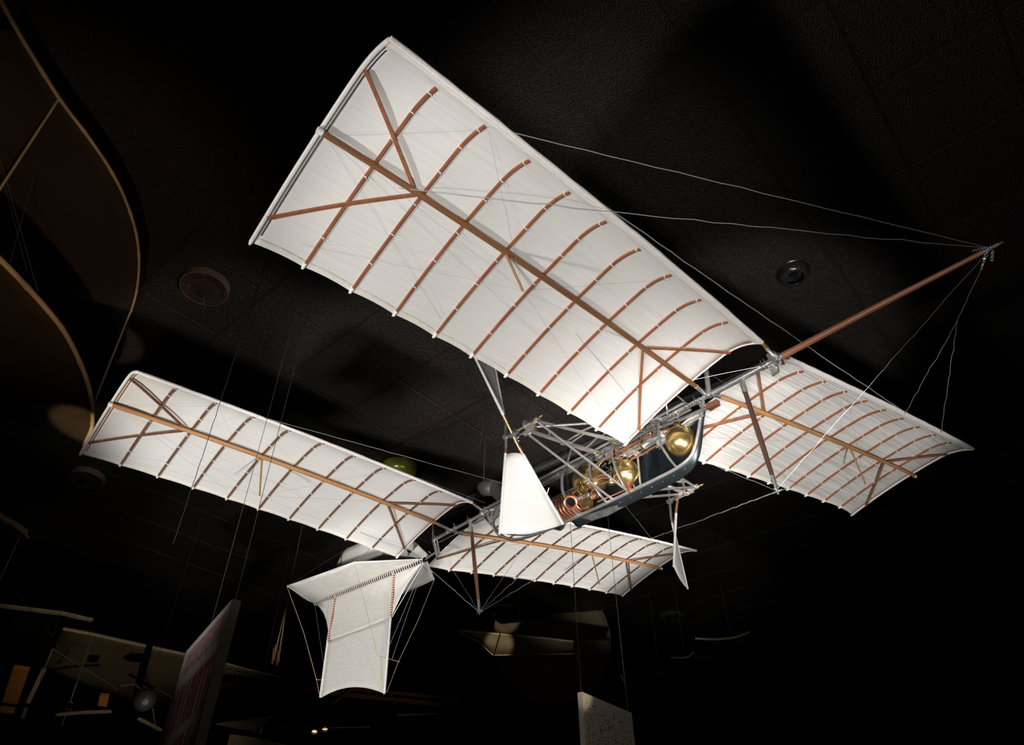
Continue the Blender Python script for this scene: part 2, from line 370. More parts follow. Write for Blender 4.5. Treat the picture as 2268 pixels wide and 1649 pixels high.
POST_TIP = {'F-': (1.452, -1.321, -0.2), 'R-': (-0.588, -1.312, -0.178), 'F+': (1.366, 1.322, -0.134), 'R+': (-0.666, 1.323, -0.151)}
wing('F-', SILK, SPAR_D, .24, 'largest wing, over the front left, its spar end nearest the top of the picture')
wing('R-', SILK, SPAR, .25, 'rear wing reaching out to the left edge')
wing('F+', SILK_P, SPAR, .24, 'front wing on the far right, streaked wrinkled silk')
wing('R+', SILK_R, SPAR, .25, 'rear wing low in the centre behind the hull')

# ---- main frame
TZ = -0.021
FR = empty('main_frame', AC)
MB().tube([(1.30, 0, TZ), (1.70, 0, TZ + .004)], 0.0155, 14).tube([(-0.40, 0, TZ - .004), (1.32, 0, TZ)], 0.0125, 12).tube([(-0.90, 0, TZ - .006), (-0.38, 0, TZ - .004)], 0.0105, 12).build('backbone_tube', STEEL, FR)
sp = [(1.68, 0, TZ + .003), (2.1, 0, TZ + .002), (2.52, 0, -0.0225)]
MB().tube(sp, [0.0155, 0.0135, 0.0085], 14).build('bowsprit', BOW, FR, label='long reddish wooden bowsprit')
MB().tube([(2.50, 0, -.0225), (2.553, 0, -.0228)], [.0095, .0075], 10).build('bowsprit_cap', BRIGHT, FR)
MB().tube([(2.551, 0, -.0228), (2.566, 0, -.023)], [.005, .004], 8).build('cap_tip', COPPER, FR)
MB().tube([(-0.36, -.034, TZ - .002), (0.3, -.04, TZ), (1.18, -.04, TZ)], .0075, 10).build('side_tube', STEEL, FR)
MB().tube([(-0.36, .032, TZ - .002), (0.3, .036, TZ), (1.16, .036, TZ)], .0075, 10).build('side_tube', STEEL, FR)
# fine rods lying along the backbone
rd = MB()
for y, z, a, b in ((-.02, -.012, -.3, 1.1), (.018, -.01, -.3, 1.0), (-.014, .0, 1.0, 1.6), (.0, -.042, -.88, -.38), (.012, -.004, 1.3, 1.65)):
    rd.tube([(a, y, TZ + z), (b, y, TZ + z)], .0028, 6)
rd.build('fine_rods', BRIGHT, FR, kind='stuff')
def clamp(x, n=5):
    mb = MB()
    mb.tube([(x - .022, 0, TZ), (x + .022, 0, TZ)], .019, 14)
    for dx in (-.016, .016):
        mb.box((x + dx, 0, TZ), (.007, .056, .046)); mb.tube([(x + dx, -.034, TZ - .014), (x + dx, .034, TZ - .014)], .0042, 8); mb.tube([(x + dx, 0, TZ - .034), (x + dx, 0, TZ + .03)], .004, 8)
    return mb.build('clamp', STEEL, FR)
clamp(1.648); clamp(-.361)
lug = MB()
lug.prism([(1.625, -.03, TZ + .028), (1.66, -.03, TZ + .034), (1.675, -.03, TZ - .01), (1.655, -.03, TZ - .034), (1.63, -.03, TZ - .02)], (0, .008, 0))
lug.prism([(1.60, .022, TZ + .02), (1.64, .022, TZ + .03), (1.635, .022, TZ - .045), (1.60, .022, TZ - .05)], (0, .008, 0)); each(lug, 'clamp_lug', STEEL, FR)
# little collars, hooks and coupling nuts along the tubes
fit = MB()
for x in (1.6, 1.585, 1.31, 1.29, 1.22, 1.16, 1.1, 1.02, .93, .86, .75, .64, .55, .4, .28, .15, 0., -.12, -.30, -.52, -.66, -.74, -.88):
    fit.tube([(x - .006, 0, TZ), (x + .006, 0, TZ)], .0165, 10); fit.tube([(x, -.012, TZ + .012), (x, -.016, TZ + .026)], .002, 6)
for x in (1.18, 1.2, 1.215, 1.24, 1.26, 1.08, 1.0):
    fit.tube([(x, -.024, TZ - .012), (x, -.034, TZ - .026), (x + .006, -.036, TZ - .034)], .0034, 6)
for x in (.15, .35, .6, .8, 1.0):
    fit.box((x, 0, TZ), (.012, .092, .010)); 
fit.build('tube_fittings', BRIGHT, FR, kind='stuff')
# stays above the backbone (the small pylons seen behind the front wing root)
up = MB()
for a, b, r in (((1.30, -.01, TZ), (1.33, -.03, .13), .012), ((1.05, 0, TZ), (1.10, -.06, .11), .006), ((1.10, -.06, .11), (1.33, -.03, .13), .005), ((1.18, 0, TZ), (1.10, -.06, .11), .004)):
    up.tube([a, b], r, 10)
each(up, 'upper_stay', STEEL, FR)
# guy posts
def guy_post(name, top, bot, steel, wood, fine_end, label):
    P = empty(name, AC, label); top, bot = V(top), V(bot)
    MB().tube([top + V((0, 0, .0)), lerp(top, bot, .13)], .0125, 12).build('socket', STEEL, P)
    MB().tube([lerp(top, bot, .11), lerp(top, bot, .5), lerp(top, bot, .9)], [.010, .0125, .0085], 12).build('shaft', wood, P)
    MB().tube([lerp(top, bot, .87), bot], [.0092, .0072], 10).tube([bot + V((-.022, 0, 0)), bot + V((.022, 0, 0))], .0035, 8).tube([bot + V((0, -.02, .008)), bot + V((0, .02, .008))], .0035, 8).tube([bot, bot + V((0, 0, -.012))], .005, 8).build('foot_fitting', BRIGHT, P)
    return P
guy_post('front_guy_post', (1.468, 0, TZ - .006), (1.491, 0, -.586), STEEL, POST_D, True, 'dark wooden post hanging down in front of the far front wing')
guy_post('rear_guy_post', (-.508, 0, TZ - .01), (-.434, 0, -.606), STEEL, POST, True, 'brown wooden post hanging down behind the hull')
# tail carrier
TC = MB(); TC.tube([(-.905, 0, -.02), (-.857, 0, -.135)], .0105, 10).tube([(-.88, .012, -.02), (-.845, .012, -.135)], .006, 8).tube([(-.865, 0, -.118), (-.985, 0, -.132)], .0075, 10).tube([(-.868, 0, -.128), (-.862, 0, -.148)], .004, 8).tube([(-.92, 0, -.118), (-.925, -.02, -.10)], .003, 6).tube([(-.905, .0, -.02), (-.915, .0, .10)], .006, 8)
TC.build('tail_bracket', STEEL, AC)
MB().tube([(-.915, 0, .08), (-.925, 0, .2)], .006, 8).build('tail_stay', RIB, AC)

# ---- hull: keel, hoops, port skin
HU = empty('hull', AC, 'open boat-shaped steel hull slung under the frame, holding the boiler and tanks')
def zkeel(x):
    pts = [(-.32, -.10), (-.28, -.17), (-.20, -.235), (-.08, -.285), (.1, -.307), (.3, -.311), (.65, -.309), (.9, -.304), (1.046, -.297), (1.09, -.288), (1.13, -.27), (1.155, -.245), (1.178, -.211), (1.205, -.155), (1.229, -.102), (1.246, -.074)]
    for a, b in zip(pts, pts[1:]):
        if a[0] <= x <= b[0]: return a[1] + (b[1] - a[1]) * (x - a[0]) / (b[0] - a[0])
    return pts[-1][1] if x > 1 else pts[0][1]
KP = curve([(-.295, 0, -.098), (-.27, 0, -.175), (-.19, 0, -.24), (-.08, 0, -.285), (.1, 0, -.306), (.3, 0, -.311), (.65, 0, -.309), (.9, 0, -.304), (1.046, 0, -.297), (1.13, 0, -.272), (1.178, 0, -.211), (1.229, 0, -.102), (1.25, 0, -.065), (1.255, 0, -.02)], 6)
MB().tube(KP, .0085, 10).build('keel_tube', STEEL, HU)
MB().tube([p + V((0, .017, .004)) for p in KP[26:-6]], .0042, 8).build('keel_rod', BRIGHT, HU)
def sec(x, t, k=1.0):            # port half section, t 0 keel .. 1 gunwale
    h = zkeel(x); top = -.075; d = top - h; b = .118 * min(1, max(.05, (1.252 - x) / .28) ** .6) * (1 if x > .2 else max(.5, 1 - (.2 - x) * .6))
    a = t * pi / 2; return V((x, b * k * sin(a) ** .75 if t > 0 else 0, (h + d * (1 - cos(a)) ** 1.5 - .030 * sin(pi * min(1, t * 1.7)) * min(1, b / .08)) if t > 0 else h))
X0, X1 = .335, 1.245
SK = [[sec(X0 + (X1 - X0) * i / 40, j / 12) + (V((0, 0, -.006 * sin(pi * j / 12)))) for j in range(13)] for i in range(41)]
MB().grid(SK).build('skin_plate', HULL, HU, solid=.002, label='dark blue-grey sheet metal skin')
SK2 = [[sec(-.22 + .56 * i / 20, j / 10) for j in range(11)] for i in range(21)]
# pale drip plate under the keel with rounded front
MB().prism([(.40, .01, -.318), (.46, .035, -.35), (.56, .05, -.352), (.70, .06, -.335), (.73, .03, -.318)], (.0, .004, .004)).build('under_plate', HULL2, HU)
rv = MB()
for i in range(11):
    x = .46 + i * .068; p = sec(x, .06); rv.lathe(p + V((0, .004, -.006)), (0, .3, -1), [(0, .0022), (.002, .0018), (.003, .0005)], 6)
rv.build('rivets', STEEL_D, HU, kind='stuff')
MB().tube([sec(X0 + (X1 - .03 - X0) * i / 30, 1) for i in range(31)], .006, 8).build('gunwale_tube', STEEL, HU)
MB().tube([(0.02, .118, -.075), (.34, .118, -.075)], .006, 8).build('gunwale_tube', STEEL, HU)
def hoop(pts, r=.0045):
    return MB().tube(curve(pts, 6), [(r * .55, r * 1.5)] * ((len(pts) - 1) * 6 + 1), 8).build('hoop', STEEL_D, HU)
hoop([(1.0, .04, -.02), (1.03, -.055, -.055), (1.052, -.098, -.10), (1.05, -.105, -.20), (1.055, -.07, -.265), (1.046, 0, -.30)])
hoop([(.36, .02, -.02), (.40, -.085, -.075), (.40, -.105, -.16), (.40, -.098, -.215), (.41, -.06, -.275), (.40, 0, -.313)], .0055)
hoop([(.55, .02, -.02), (.60, -.085, -.09), (.60, -.105, -.165), (.605, -.098, -.225), (.61, -.06, -.283), (.60, 0, -.311)])
hoop([(.70, .02, -.02), (.755, -.085, -.075), (.752, -.10, -.14), (.757, -.09, -.215), (.755, -.05, -.275), (.74, 0, -.308)])
hp = MB()
hp.tube([(1.125, -.01, -.03), (.985, .11, -.08)], .005, 8)
for a, b in (((.70, -.02, TZ), (.775, .02, -.30)), ((.84, .0, TZ), (.80, .03, -.30)), ((.12, .0, -.03), (.17, -.03, -.19)), ((.17, -.03, -.19), (.24, -.04, -.10))):
    hp.tube([a, b], .0055, 8)
hp.tube([(1.245, 0, -.075), (1.25, 0, TZ)], .008, 10); hp.tube([(1.20, 0, TZ), (1.235, 0, -.03), (1.238, 0, -.06)], .006, 8)
each(hp, 'frame_strut', STEEL, HU)
bulk = MB(); bulk.prism([sec(.87, j / 8) * 1.0 for j in range(9)] + [V((.87, 0, -.09))], (.002, 0, 0)); bulk.build('bulkhead', HULL, HU)
# exhaust pipe with square ferrule
MB().tube(curve([(1.31, -.03, -.100), (1.21, -.03, -.094), (1.12, -.03, -.088), (1.02, -.03, -.076), (.93, -.03, -.062), (.84, -.03, -.066), (.76, -.025, -.07)], 6), .0095, 10).build('exhaust_pipe', STEEL_D, HU)
fe = MB(); fe.box((1.325, -.03, -.100), (.045, .026, .026)); fe.box((1.30, -.03, -.099), (.02, .030, .030)); fe.build('pipe_ferrule', COPPER_D, HU)
MB().tube([(1.245, -.01, -.112), (1.12, -.008, -.112), (1.03, -.005, -.105)], .006, 8).build('side_pipe', STEEL, HU)
MB().tube([(1.10, -.03, -.098), (1.125, -.03, -.105)], .0115, 10).build('pipe_union', BRASS_D, HU)

# ---- tanks, boiler and engine
def tank(c, r, ax, stretch, name, label, boss=None):
    T = empty(name, AC, label)
    MB().lathe(c, ax, rib_sphere(c, r, stretch=stretch, n=22), 40).build('shell', BRASS, T)
    s = MB(); s.lathe(c, ax, [(-.004, r * 1.004), (-.003, r * 1.012), (.003, r * 1.012), (.004, r * 1.004)], 40); s.build('seam', BRASS_D, T)
    if boss:
        n = V(boss).normalized(); o = V(c) + n * r * .97
        MB().lathe(o, n, [(0, .0), (0, .022), (.008, .023), (.010, .012), (.028, .012), (.030, .015), (.037, .015), (.038, .006), (.055, .005), (.055, 0)], 20).build('valve', COPPER_D, T)
    return T
tank((.502, 0, -.153), .092, (1, .1, 0), 1.0, 'large_brass_tank', 'large round brass tank in the middle of the hull')
tank((.747, 0, -.204), .067, (.15, -.25, 1), 1.12, 'small_brass_tank', 'small egg-shaped brass tank with a valve below', boss=(.12, -.1, -1))
tank((1.094, 0, -.176), .074, (.1, .25, 1), 1.04, 'nose_brass_tank', 'round brass tank in the nose of the hull')
# opening on the big tank
op = MB(); on = V((.075, -.668, -.74)).normalized(); oc = V((.502, 0, -.153)) + on * .088
op.lathe(oc, on, [(-.004, .034), (.004, .036), (.008, .034), (.006, .029), (-.004, .027)], 26)
for k in range(12):
    a = 2 * pi * k / 12; u = on.orthogonal().normalized(); q = on.cross(u); op.lathe(oc + (u * cos(a) + q * sin(a)) * .033 + on * .006, on, [(0, .0035), (.004, .003), (.005, 0)], 6)
op.build('tank_mouth', BRASS_D, HU)
MB().lathe(oc + on * .001, on, [(0, .0), (0, .029)], 26).build('tank_opening', BLACK, HU)
# copper boiler coils
def helix(c, ax, r, pitch, turns, tr, ph=0, n=20, seg=8):
    ax = V(ax).normalized(); a = ax.orthogonal().normalized(); b = ax.cross(a); c = V(c)
    pts = [c + ax * (pitch * i / n) + (a * cos(2 * pi * i / n + ph) + b * sin(2 * pi * i / n + ph)) * r for i in range(int(turns * n) + 1)]
    return MB().tube(pts, tr, seg)
BO = empty('boiler', AC, 'copper tube boiler coils in the rear of the hull')
helix((.165, -.012, -.240), (1, .04, 0), .062, .022, 12.0, .0070).build('outer_coil', COPPER, BO)
helix((.172, -.012, -.240), (1, .04, 0), .044, .022, 11.5, .0064, 1).build('inner_coil', COPPER, BO)
helix((.432, -.080, -.262), (.55, -1, -.75), .031, .013, 3.2, .0068).build('end_coil', COPPER, BO)
MB().lathe((.43, -.075, -.258), (.6, -1, -.6), [(0, 0), (0, .027)], 20).build('coil_core', BLACK, BO)
helix((.445, -.005, -.25), (1, .04, 0), .042, .016, 2.6, .0062).build('front_coil', COPPER_D, BO)
bu = MB(); bu.lathe((.452, -.062, -.251), (1, .0, -.10), [(0, 0), (0, .0135), (.092, .0135), (.092, .010), (.097, .010), (.097, 0)], 24); bu.build('burner_tube', BRIGHT, BO)
bc = MB(); bc.lathe((.487, -.055, -.293), (1, .05, .03), [(0, 0), (0, .018), (.05, .0175), (.055, .016), (.055, 0)], 22); bc.build('burner_cup', BRASS, BO)
helix((.55, -.055, -.275), (1, .1, .1), .013, .008, 3.5, .0042, n=14).build('burner_coil', COPPER_D, BO)
def pipe(pts, r, m, nm='copper_pipe'): return MB().tube(curve(pts, 6), r, 8).build(nm, m, HU)
pipe([(.475, -.07, -.21), (.437, -.072, -.222), (.435, -.07, -.24), (.452, -.062, -.252)], .0045, COPPER_D)
pipe([(.55, -.055, -.262), (.575, -.06, -.24), (.595, -.055, -.262), (.58, -.04, -.285)], .0042, COPPER_D)
pipe([(.565, -.03, -.300), (.62, -.02, -.296), (.68, -.01, -.292), (.73, 0, -.288)], .004, COPPER)
pipe([(.56, -.100, -.216), (.60, -.102, -.214), (.655, -.09, -.206), (.692, -.08, -.222)], .0044, COPPER)
pipe([(.565, -.102, -.232), (.61, -.102, -.230), (.66, -.088, -.222), (.695, -.08, -.236)], .0044, COPPER)
pipe([(.555, -.10, -.245), (.612, -.092, -.248), (.66, -.088, -.252), (.70, -.08, -.250)], .004, COPPER)
pipe([(.62, -.085, -.250), (.585, -.085, -.262), (.57, -.075, -.275)], .0046, COPPER)
pipe([(.70, -.06, -.20), (.705, -.078, -.225), (.70, -.08, -.26)], .0055, COPPER_D)
pipe([(1.12, -.03, -.112), (1.076, -.045, -.121), (.963, -.055, -.109), (.848, -.055, -.108), (.77, -.05, -.106), (.691, -.05, -.104), (.603, -.055, -.118)], .0078, COPPER)
pipe([(.98, -.055, -.122), (.90, -.06, -.12), (.82, -.06, -.128), (.72, -.06, -.13)], .0045, COPPER_D)
pipe([(.74, -.05, -.108), (.748, -.045, -.125), (.752, -.03, -.14)], .0066, COPPER)
pipe([(1.04, -.045, -.175), (.97, -.05, -.172), (.90, -.045, -.178), (.84, -.04, -.170), (.79, -.035, -.175)], .0042, COPPER)
pipe([(.66, -.05, -.105), (.63, -.06, -.13), (.62, -.06, -.145)], .003, COPPER_D)
en = empty('steam_engine', AC, 'steel and brass engine cylinders between the tanks')
MB().lathe((.925, -.05, -.140), (1, -.01, .05), [(0, 0), (0, .022), (.008, .025), (.014, .022), (.10, .022), (.106, .025), (.114, .025), (.114, .012), (.13, .012), (.13, 0)], 26).build('cylinder', BRIGHT, en)
MB().lathe((.920, -.05, -.140), (1, -.01, .05), [(-.004, .026), (0, .029), (.006, .029), (.010, .026)], 26).build('cylinder_ring', BRASS_D, en)
MB().lathe((1.0, -.048, -.165), (1, -.02, .08), [(0, 0), (0, .015), (.05, .015), (.055, .01), (.055, 0)], 18).build('valve_chest', STEEL, en)
q = MB()
for i in range(5):
    y = -.048 + .011 * (i - 2); z = -.135 + (.008 if i % 2 else -.008); q.tube([(.74 + .012 * i, y, z), (.925, y, z)], .0032, 6)
q.box((.84, -.06, -.148), (.045, .02, .014)); q.box((.872, -.055, -.165), (.03, .016, .012)); q.box((.80, -.055, -.135), (.02, .03, .02)); q.box((.69, -.04, -.085), (.03, .03, .025)); q.box((.62, -.04, -.08), (.02, .04, .03)); q.box((.845, -.055, -.128), (.05, .016, .012))
q.build('piston_rods', BRIGHT, en, kind='stuff')
q = MB()
for x, y, z, r in ((.70, -.075, -.225, .010), (.705, -.075, -.25, .012), (.61, -.03, -.06, .012), (1.03, -.02, -.11, .014), (.96, -.04, -.09, .008), (1.02, .04, .03, .013), (.88, -.06, -.165, .008), (.58, -.02, -.03, .010)):
    q.lathe((x, y, z), (.2, -.3, 1), [(-r, 0), (-r, r * .6), (-r * .5, r), (r * .5, r), (r, r * .5), (r * 1.8, r * .4), (r * 1.8, 0)], 12)
q.build('brass_valves', BRASS, en, kind='stuff')
q = MB(); q.lathe((.712, -.082, -.274), (.1, -.2, 1), [(-.008, 0), (-.006, .012), (0, .020), (.008, .022), (.012, .017), (.014, 0)], 9); q.build('pump_wheel', BRASS_D, en)
rg = random.Random(4); q = MB()
for _ in range(46):
    x = rg.uniform(.60, 1.03); y = rg.uniform(-.075, .02); z = rg.uniform(-.14, -.05); l = rg.uniform(.012, .05)
    d = V((rg.choice([1, 1, 0]), rg.uniform(-.3, .3), rg.uniform(-.6, .6))).normalized() * l; q.tube([V((x, y, z)), V((x, y, z)) + d], rg.uniform(.0025, .006), 7)
q.build('engine_fittings', STEEL_D, en, kind='stuff')
q = MB()
for _ in range(16):
    x = rg.uniform(.60, 1.0); y = rg.uniform(-.08, .0); z = rg.uniform(-.13, -.045); q.lathe((x, y, z), (rg.uniform(-1, 1), -1, .5), [(0, 0), (0, .006), (.006, .006), (.006, .003), (.012, .003), (.012, 0)], 8)
q.build('brass_nuts', BRASS, en, kind='stuff')
# funnel behind the hull
fu = empty('funnel', AC, 'black riveted smoke funnel bent backwards')
MB().tube(curve([(-.11, .0, -.10), (-.16, .0, -.02), (-.235, 0, .06), (-.275, 0, .115), (-.33, 0, .135)], 6), .043, 26).build('funnel_elbow', FUNNEL, fu)
MB().tube([(-.255, 0, .095), (-.335, 0, .13), (-.375, 0, .137)], [.047, .049, .049], 26, cap=False).build('funnel_mouth', FUNNEL, fu, solid=.002)
q = MB()
for k in range(22):
    a = 2 * pi * k / 22; q.lathe(V((-.268, 0, .10)) + V((.02, 1, 0)).normalized() * cos(a) * .048 + V((-.4, 0, .9)).normalized() * sin(a) * .048, (0, cos(a), sin(a)), [(0, .0022), (.002, .0015), (.003, 0)], 5)
q.build('rivets', STEEL_D, fu, kind='stuff')
# rear frame where the keel meets the backbone
q = MB()
for a, b, r in (((-.295, 0, -.10), (-.29, .0, TZ), .009), ((-.295, 0, -.10), (-.18, -.02, TZ), .008), ((-.30, 0, -.10), (-.36, 0, TZ), .006), ((-.295, 0, -.10), (-.17, 0, -.06), .009), ((-.27, .02, TZ), (-.24, -.04, -.06), .006), ((-.33, -.02, -.03), (-.24, .03, -.03), .005)):
    q.tube([a, b], r, 10)
q.lathe((-.30, 0, -.10), (0, 1, 0), [(-.014, 0), (-.014, .014), (.014, .014), (.014, 0)], 14)
for k in range(3): q.box((-.335 + .02 * k, -.012, -.04), (.012, .02, .012))
q.build('stern_frame', STEEL, HU)
MB().tube(curve([(-.28, -.0, -.165), (-.16, .03, -.225), (-.02, .05, -.265), (.12, .06, -.27)], 6), .004, 8).build('casing_rim', STEEL_D, HU)
q = MB(); q.lathe((.215, .03, -.265), (.9, .15, -.35), [(-.09, .052), (0, .052), (.012, .055), (.018, .055), (.016, .049), (-.09, .046)], 26); q.build('burner_can', FUNNEL, HU)

# ---- outriggers and propellers
def outrigger(s):
    OR = empty('outrigger', AC, 'steel tube outrigger carrying the %s propeller' % ('near' if s < 0 else 'far'))
    A = V((.745, s * .603, -.112)); B = V((.652, s * .580, -.128)); K1 = V((.745, 0, -.305)); K2 = V((.64, 0, -.308))
    tubes = [(A, (.745, s * .0, TZ), .0068), (A + V((0, 0, -.006)), (.735, s * .02, TZ - .01), .0035), (A, K1, .0068), (B, K2, .0068), (B + V((.01, 0, .006)), (.57, 0, TZ), .0068), (B + V((.03, 0, .0)), (.595, 0, TZ), .0055), (V((.70, s * .56, -.11)), (1.03, s * .0, TZ), .0065), (V((.72, s * .52, -.10)), (.98, s * .02, TZ), .004)]
    for a, b, r in tubes: MB().tube([a, b], r, 10).build('strut', STEEL, OR)
    q = MB()
    def on(i, t): return lerp(tubes[i][0], tubes[i][1], t)
    for a, b in ((on(4, .56), on(0, .56)), (on(3, .45), on(4, .62)), (on(2, .35), on(4, .62)), (on(0, .72), on(4, .80)), (on(0, .5), on(6, .5)), (on(4, .3), on(0, .12)), (on(6, .62), on(0, .75))):
        q.tube([a, b], .0048, 8)
    q.build('cross_tubes', STEEL, OR, kind='stuff')
    g = V((.63, s * .26, -.045)); q = MB(); q.tube([g + V((-.06, 0, 0)), g + V((.07, 0, .002))], .006, 8).lathe(g + V((-.055, 0, 0)), (1, 0, 0), [(0, 0), (0, .012), (.008, .014), (.016, .008), (.016, 0)], 12); q.build('counter_shaft', STEEL, OR)
    MB().lathe(g + V((-.06, 0, 0)), (1, 0, 0), [(-.008, 0), (-.008, .007), (.0, .007), (0, 0)], 10).build('shaft_collar', BRASS, OR)
    # transmission shaft along the outrigger
    MB().tube([B + V((.03, 0, .0)), (.62, s * .05, -.05)], .0042, 8).build('drive_shaft', STEEL, OR)
    # gear head
    H0 = V((.53, s * .612, -.118)); H1 = V((.765, s * .610, -.112)); q = MB()
    q.tube([H0, H1], .0048, 10); q.tube([V((.60, s * .60, -.135)), V((.73, s * .60, -.135))], .004, 8)
    for p in (A, B): q.lathe(p + V((-.012, 0, 0)), (1, 0, 0), [(0, 0), (0, .014), (.024, .014), (.024, 0)], 12)
    q.box((.70, s * .605, -.122), (.05, .012, .03)); q.tube([A, B], .005, 8); q.tube([V((.66, s * .56, -.128)), V((.72, s * .585, -.118))], .006, 8)
    q.lathe(V((.672, s * .60, -.105)), (1, 0, 0), [(0, 0), (0, .022), (.008, .026), (.012, .014), (.012, 0)], 18); q.lathe(V((.690, s * .595, -.13)), (0, 1, 0), [(-.006, 0), (-.006, .019), (.006, .015), (.006, 0)], 16)
    q.build('gear_head', STEEL, OR, kind='stuff')
    q = MB()
    for x in (.735, .625, .600): q.lathe(V((x, s * .611, -.114)), (1, 0, 0), [(-.014, 0), (-.014, .0085), (.010, .0085), (.010, 0)], 12)
    for x, dy in ((.70, -.03), (.69, -.015)): q.lathe(V((x, s * (.60 + dy), -.128)), (.3, 1, .2), [(-.01, 0), (-.01, .007), (.008, .007), (.008, 0)], 10)
    q.lathe(H1, (1, 0, 0), [(0, .007), (.012, .008), (.03, .001)], 10)
    q.build('bearings', BRASS, OR, kind='stuff')
outrigger(-1); outrigger(1)
def propeller(s, pts, label):
    PR = empty('propeller', AC, label)
    hub = V((.585, s * .617, -.12))
    for L in pts:
        i1, o1, i2, o2 = [V(p) for p in L]
        rows = []
        for i in range(13):
            t = .10 + .90 * i / 12 ; a = lerp(i1, o1, t); b = lerp(i2, o2, t); rows.append([lerp(a, b, j / 8) + (o1 - i1).normalized() * (-.018 if i == 12 else (.010 if i == 0 else 0)) * (4 * (j / 8) * (1 - j / 8)) * -1 for j in range(9)])
        MB().grid(rows).build('blade', BLADEF, PR, solid=.002)
        MB().tube([lerp(i1, o1, .08), lerp(i1, o1, 1.005)], [.0078, .0055], 10).build('blade_rod', BLADEF, PR)
        MB().tube([lerp(i2, o2, .08), lerp(i2, o2, 1.005)], [.0068, .005], 10).build('blade_rod', BLADEF, PR)
        MB().tube([lerp(i1, o1, -.02), lerp(i1, o1, .10)], .0078, 10).build('rod_end', COPPER, PR); MB().tube([lerp(i2, o2, -.02), lerp(i2, o2, .10)], .0066, 10).build('rod_end', COPPER_D, PR)
        st = MB()
        for i in range(46):
            for a, b in ((i1, o1), (i2, o2)): p = lerp(a, b, .14 + .84 * i / 46); st.tube([p + V((-.004, .004 * s, -.0005)), p + V((.005, -.005 * s, .0005))], .0016, 4)
        st.build('stitching', THREAD, PR, kind='stuff')
    a1, b1 = V(pts[0][0]), V(pts[1][0]); a2, b2 = V(pts[0][2]), V(pts[1][2])
    MB().tube([a1, b1], .0085, 12).build('front_boss', BRASS, PR); MB().tube([a2, b2], .0075, 12).build('rear_boss', STEEL_D, PR)
    q = MB(); c1 = (a1 + b1) / 2; c2 = (a2 + b2) / 2; q.tube([c1 + V((.03, 0, 0)), c1, c2], .0065, 10)
    for c in (c1, c2): q.lathe(c + V((-.012, 0, 0)), (1, 0, 0), [(0, 0), (0, .013), (.024, .013), (.024, 0)], 12)
    for k in range(4): q.tube([c1 + V((.004 - .012 * (k % 2), s * -.012, .03 - .02 * k)), c1 + V((.010, s * -.03, .036 - .02 * k)), c1 + V((-.006, s * -.022, .03 - .022 * k))], .0022, 6)
    q.build('hub', STEEL_D, PR, kind='stuff')
propeller(-1, [((.62, -.605, -.195), (.62, -.355, -.514), (.54, -.612, -.165), (.535, -.668, -.603)), ((.62, -.668, -.092), (.62, -.900, .275), (.54, -.607, -.045), (.53, -.668, .345))], 'near white silk propeller, its lower blade across the hull stern')
propeller(1, [((.612, .575, -.20), (.645, .407, -.570), (.548, .602, -.225), (.55, .633, -.622)), ((.612, .655, -.04), (.60, .85, .29), (.55, .632, -.03), (.535, .60, .36))], 'far white silk propeller seen nearly edge on')

# ---- tail
TL = empty('tail', AC, 'white cross-shaped tail behind the rear wings, its lower fin hanging down')
ax = lambda x: V((x, 0, -.132 + (-.977 - x) * .0595 ))
N_, E_ = ax(-.977), ax(-2.507)
MB().tube([N_ + V((0, -.004, -.004)), E_ + V((0, -.004, -.004))], [.0155, .011], 10).build('tail_boom', BLACK, TL)
def concave(a, b, t, d): m = lerp(a, b, t); return m + V(d) * 4 * t * (1 - t)
def fin(poly_edges, cx, name, wrink):
    # poly_edges: outer boundary as list of rows of corresponding points top/bottom
    MB().grid(poly_edges).build(name, TAILF, TL, solid=.0015)
FC, RC = ax(-1.338), ax(-2.17)
hw, rw = .324, .40
def rowh(s):
    rows = []
    for i in range(31):
        x = -.977 - (2.507 - .977) * i / 30; c = ax(x)
        if x > -1.338: wdt = hw * (x + .977) / (-1.338 + .977)
        elif x > -2.17: t = (x + 1.338) / (-2.17 + 1.338); wdt = hw + (rw - hw) * t - .01 * 4 * t * (1 - t)
        else: t = (x + 2.17) / (-2.507 + 2.17); wdt = rw * (1 - t) ** .8 - .0 * t
        rows.append([c + V((0, s * wdt * j / 8, .004 * sin(j * 2 + i * .7) * (j > 0) * .6 + .0)) for j in range(9)])
    return rows
fin(rowh(-1), 0, 'horizontal_fin', 0); fin(rowh(1), 0, 'horizontal_fin', 0)
# upper fin
rows = []
for i in range(31):
    x = -.977 - 1.53 * i / 30; c = ax(x)
    if x > -1.33: t = (x + .977) / (-1.33 + .977); h = .30 * t + .02
    elif x > -2.13: h = .34
    else: t = (x + 2.13) / (-2.507 + 2.13); h = .335 * (1 - t) ** .9
    rows.append([c + V((.02 * j / 8, 0.003 * sin(i + j), h * j / 8)) for j in range(9)])
fin(rows, 0, 'upper_fin', 0)
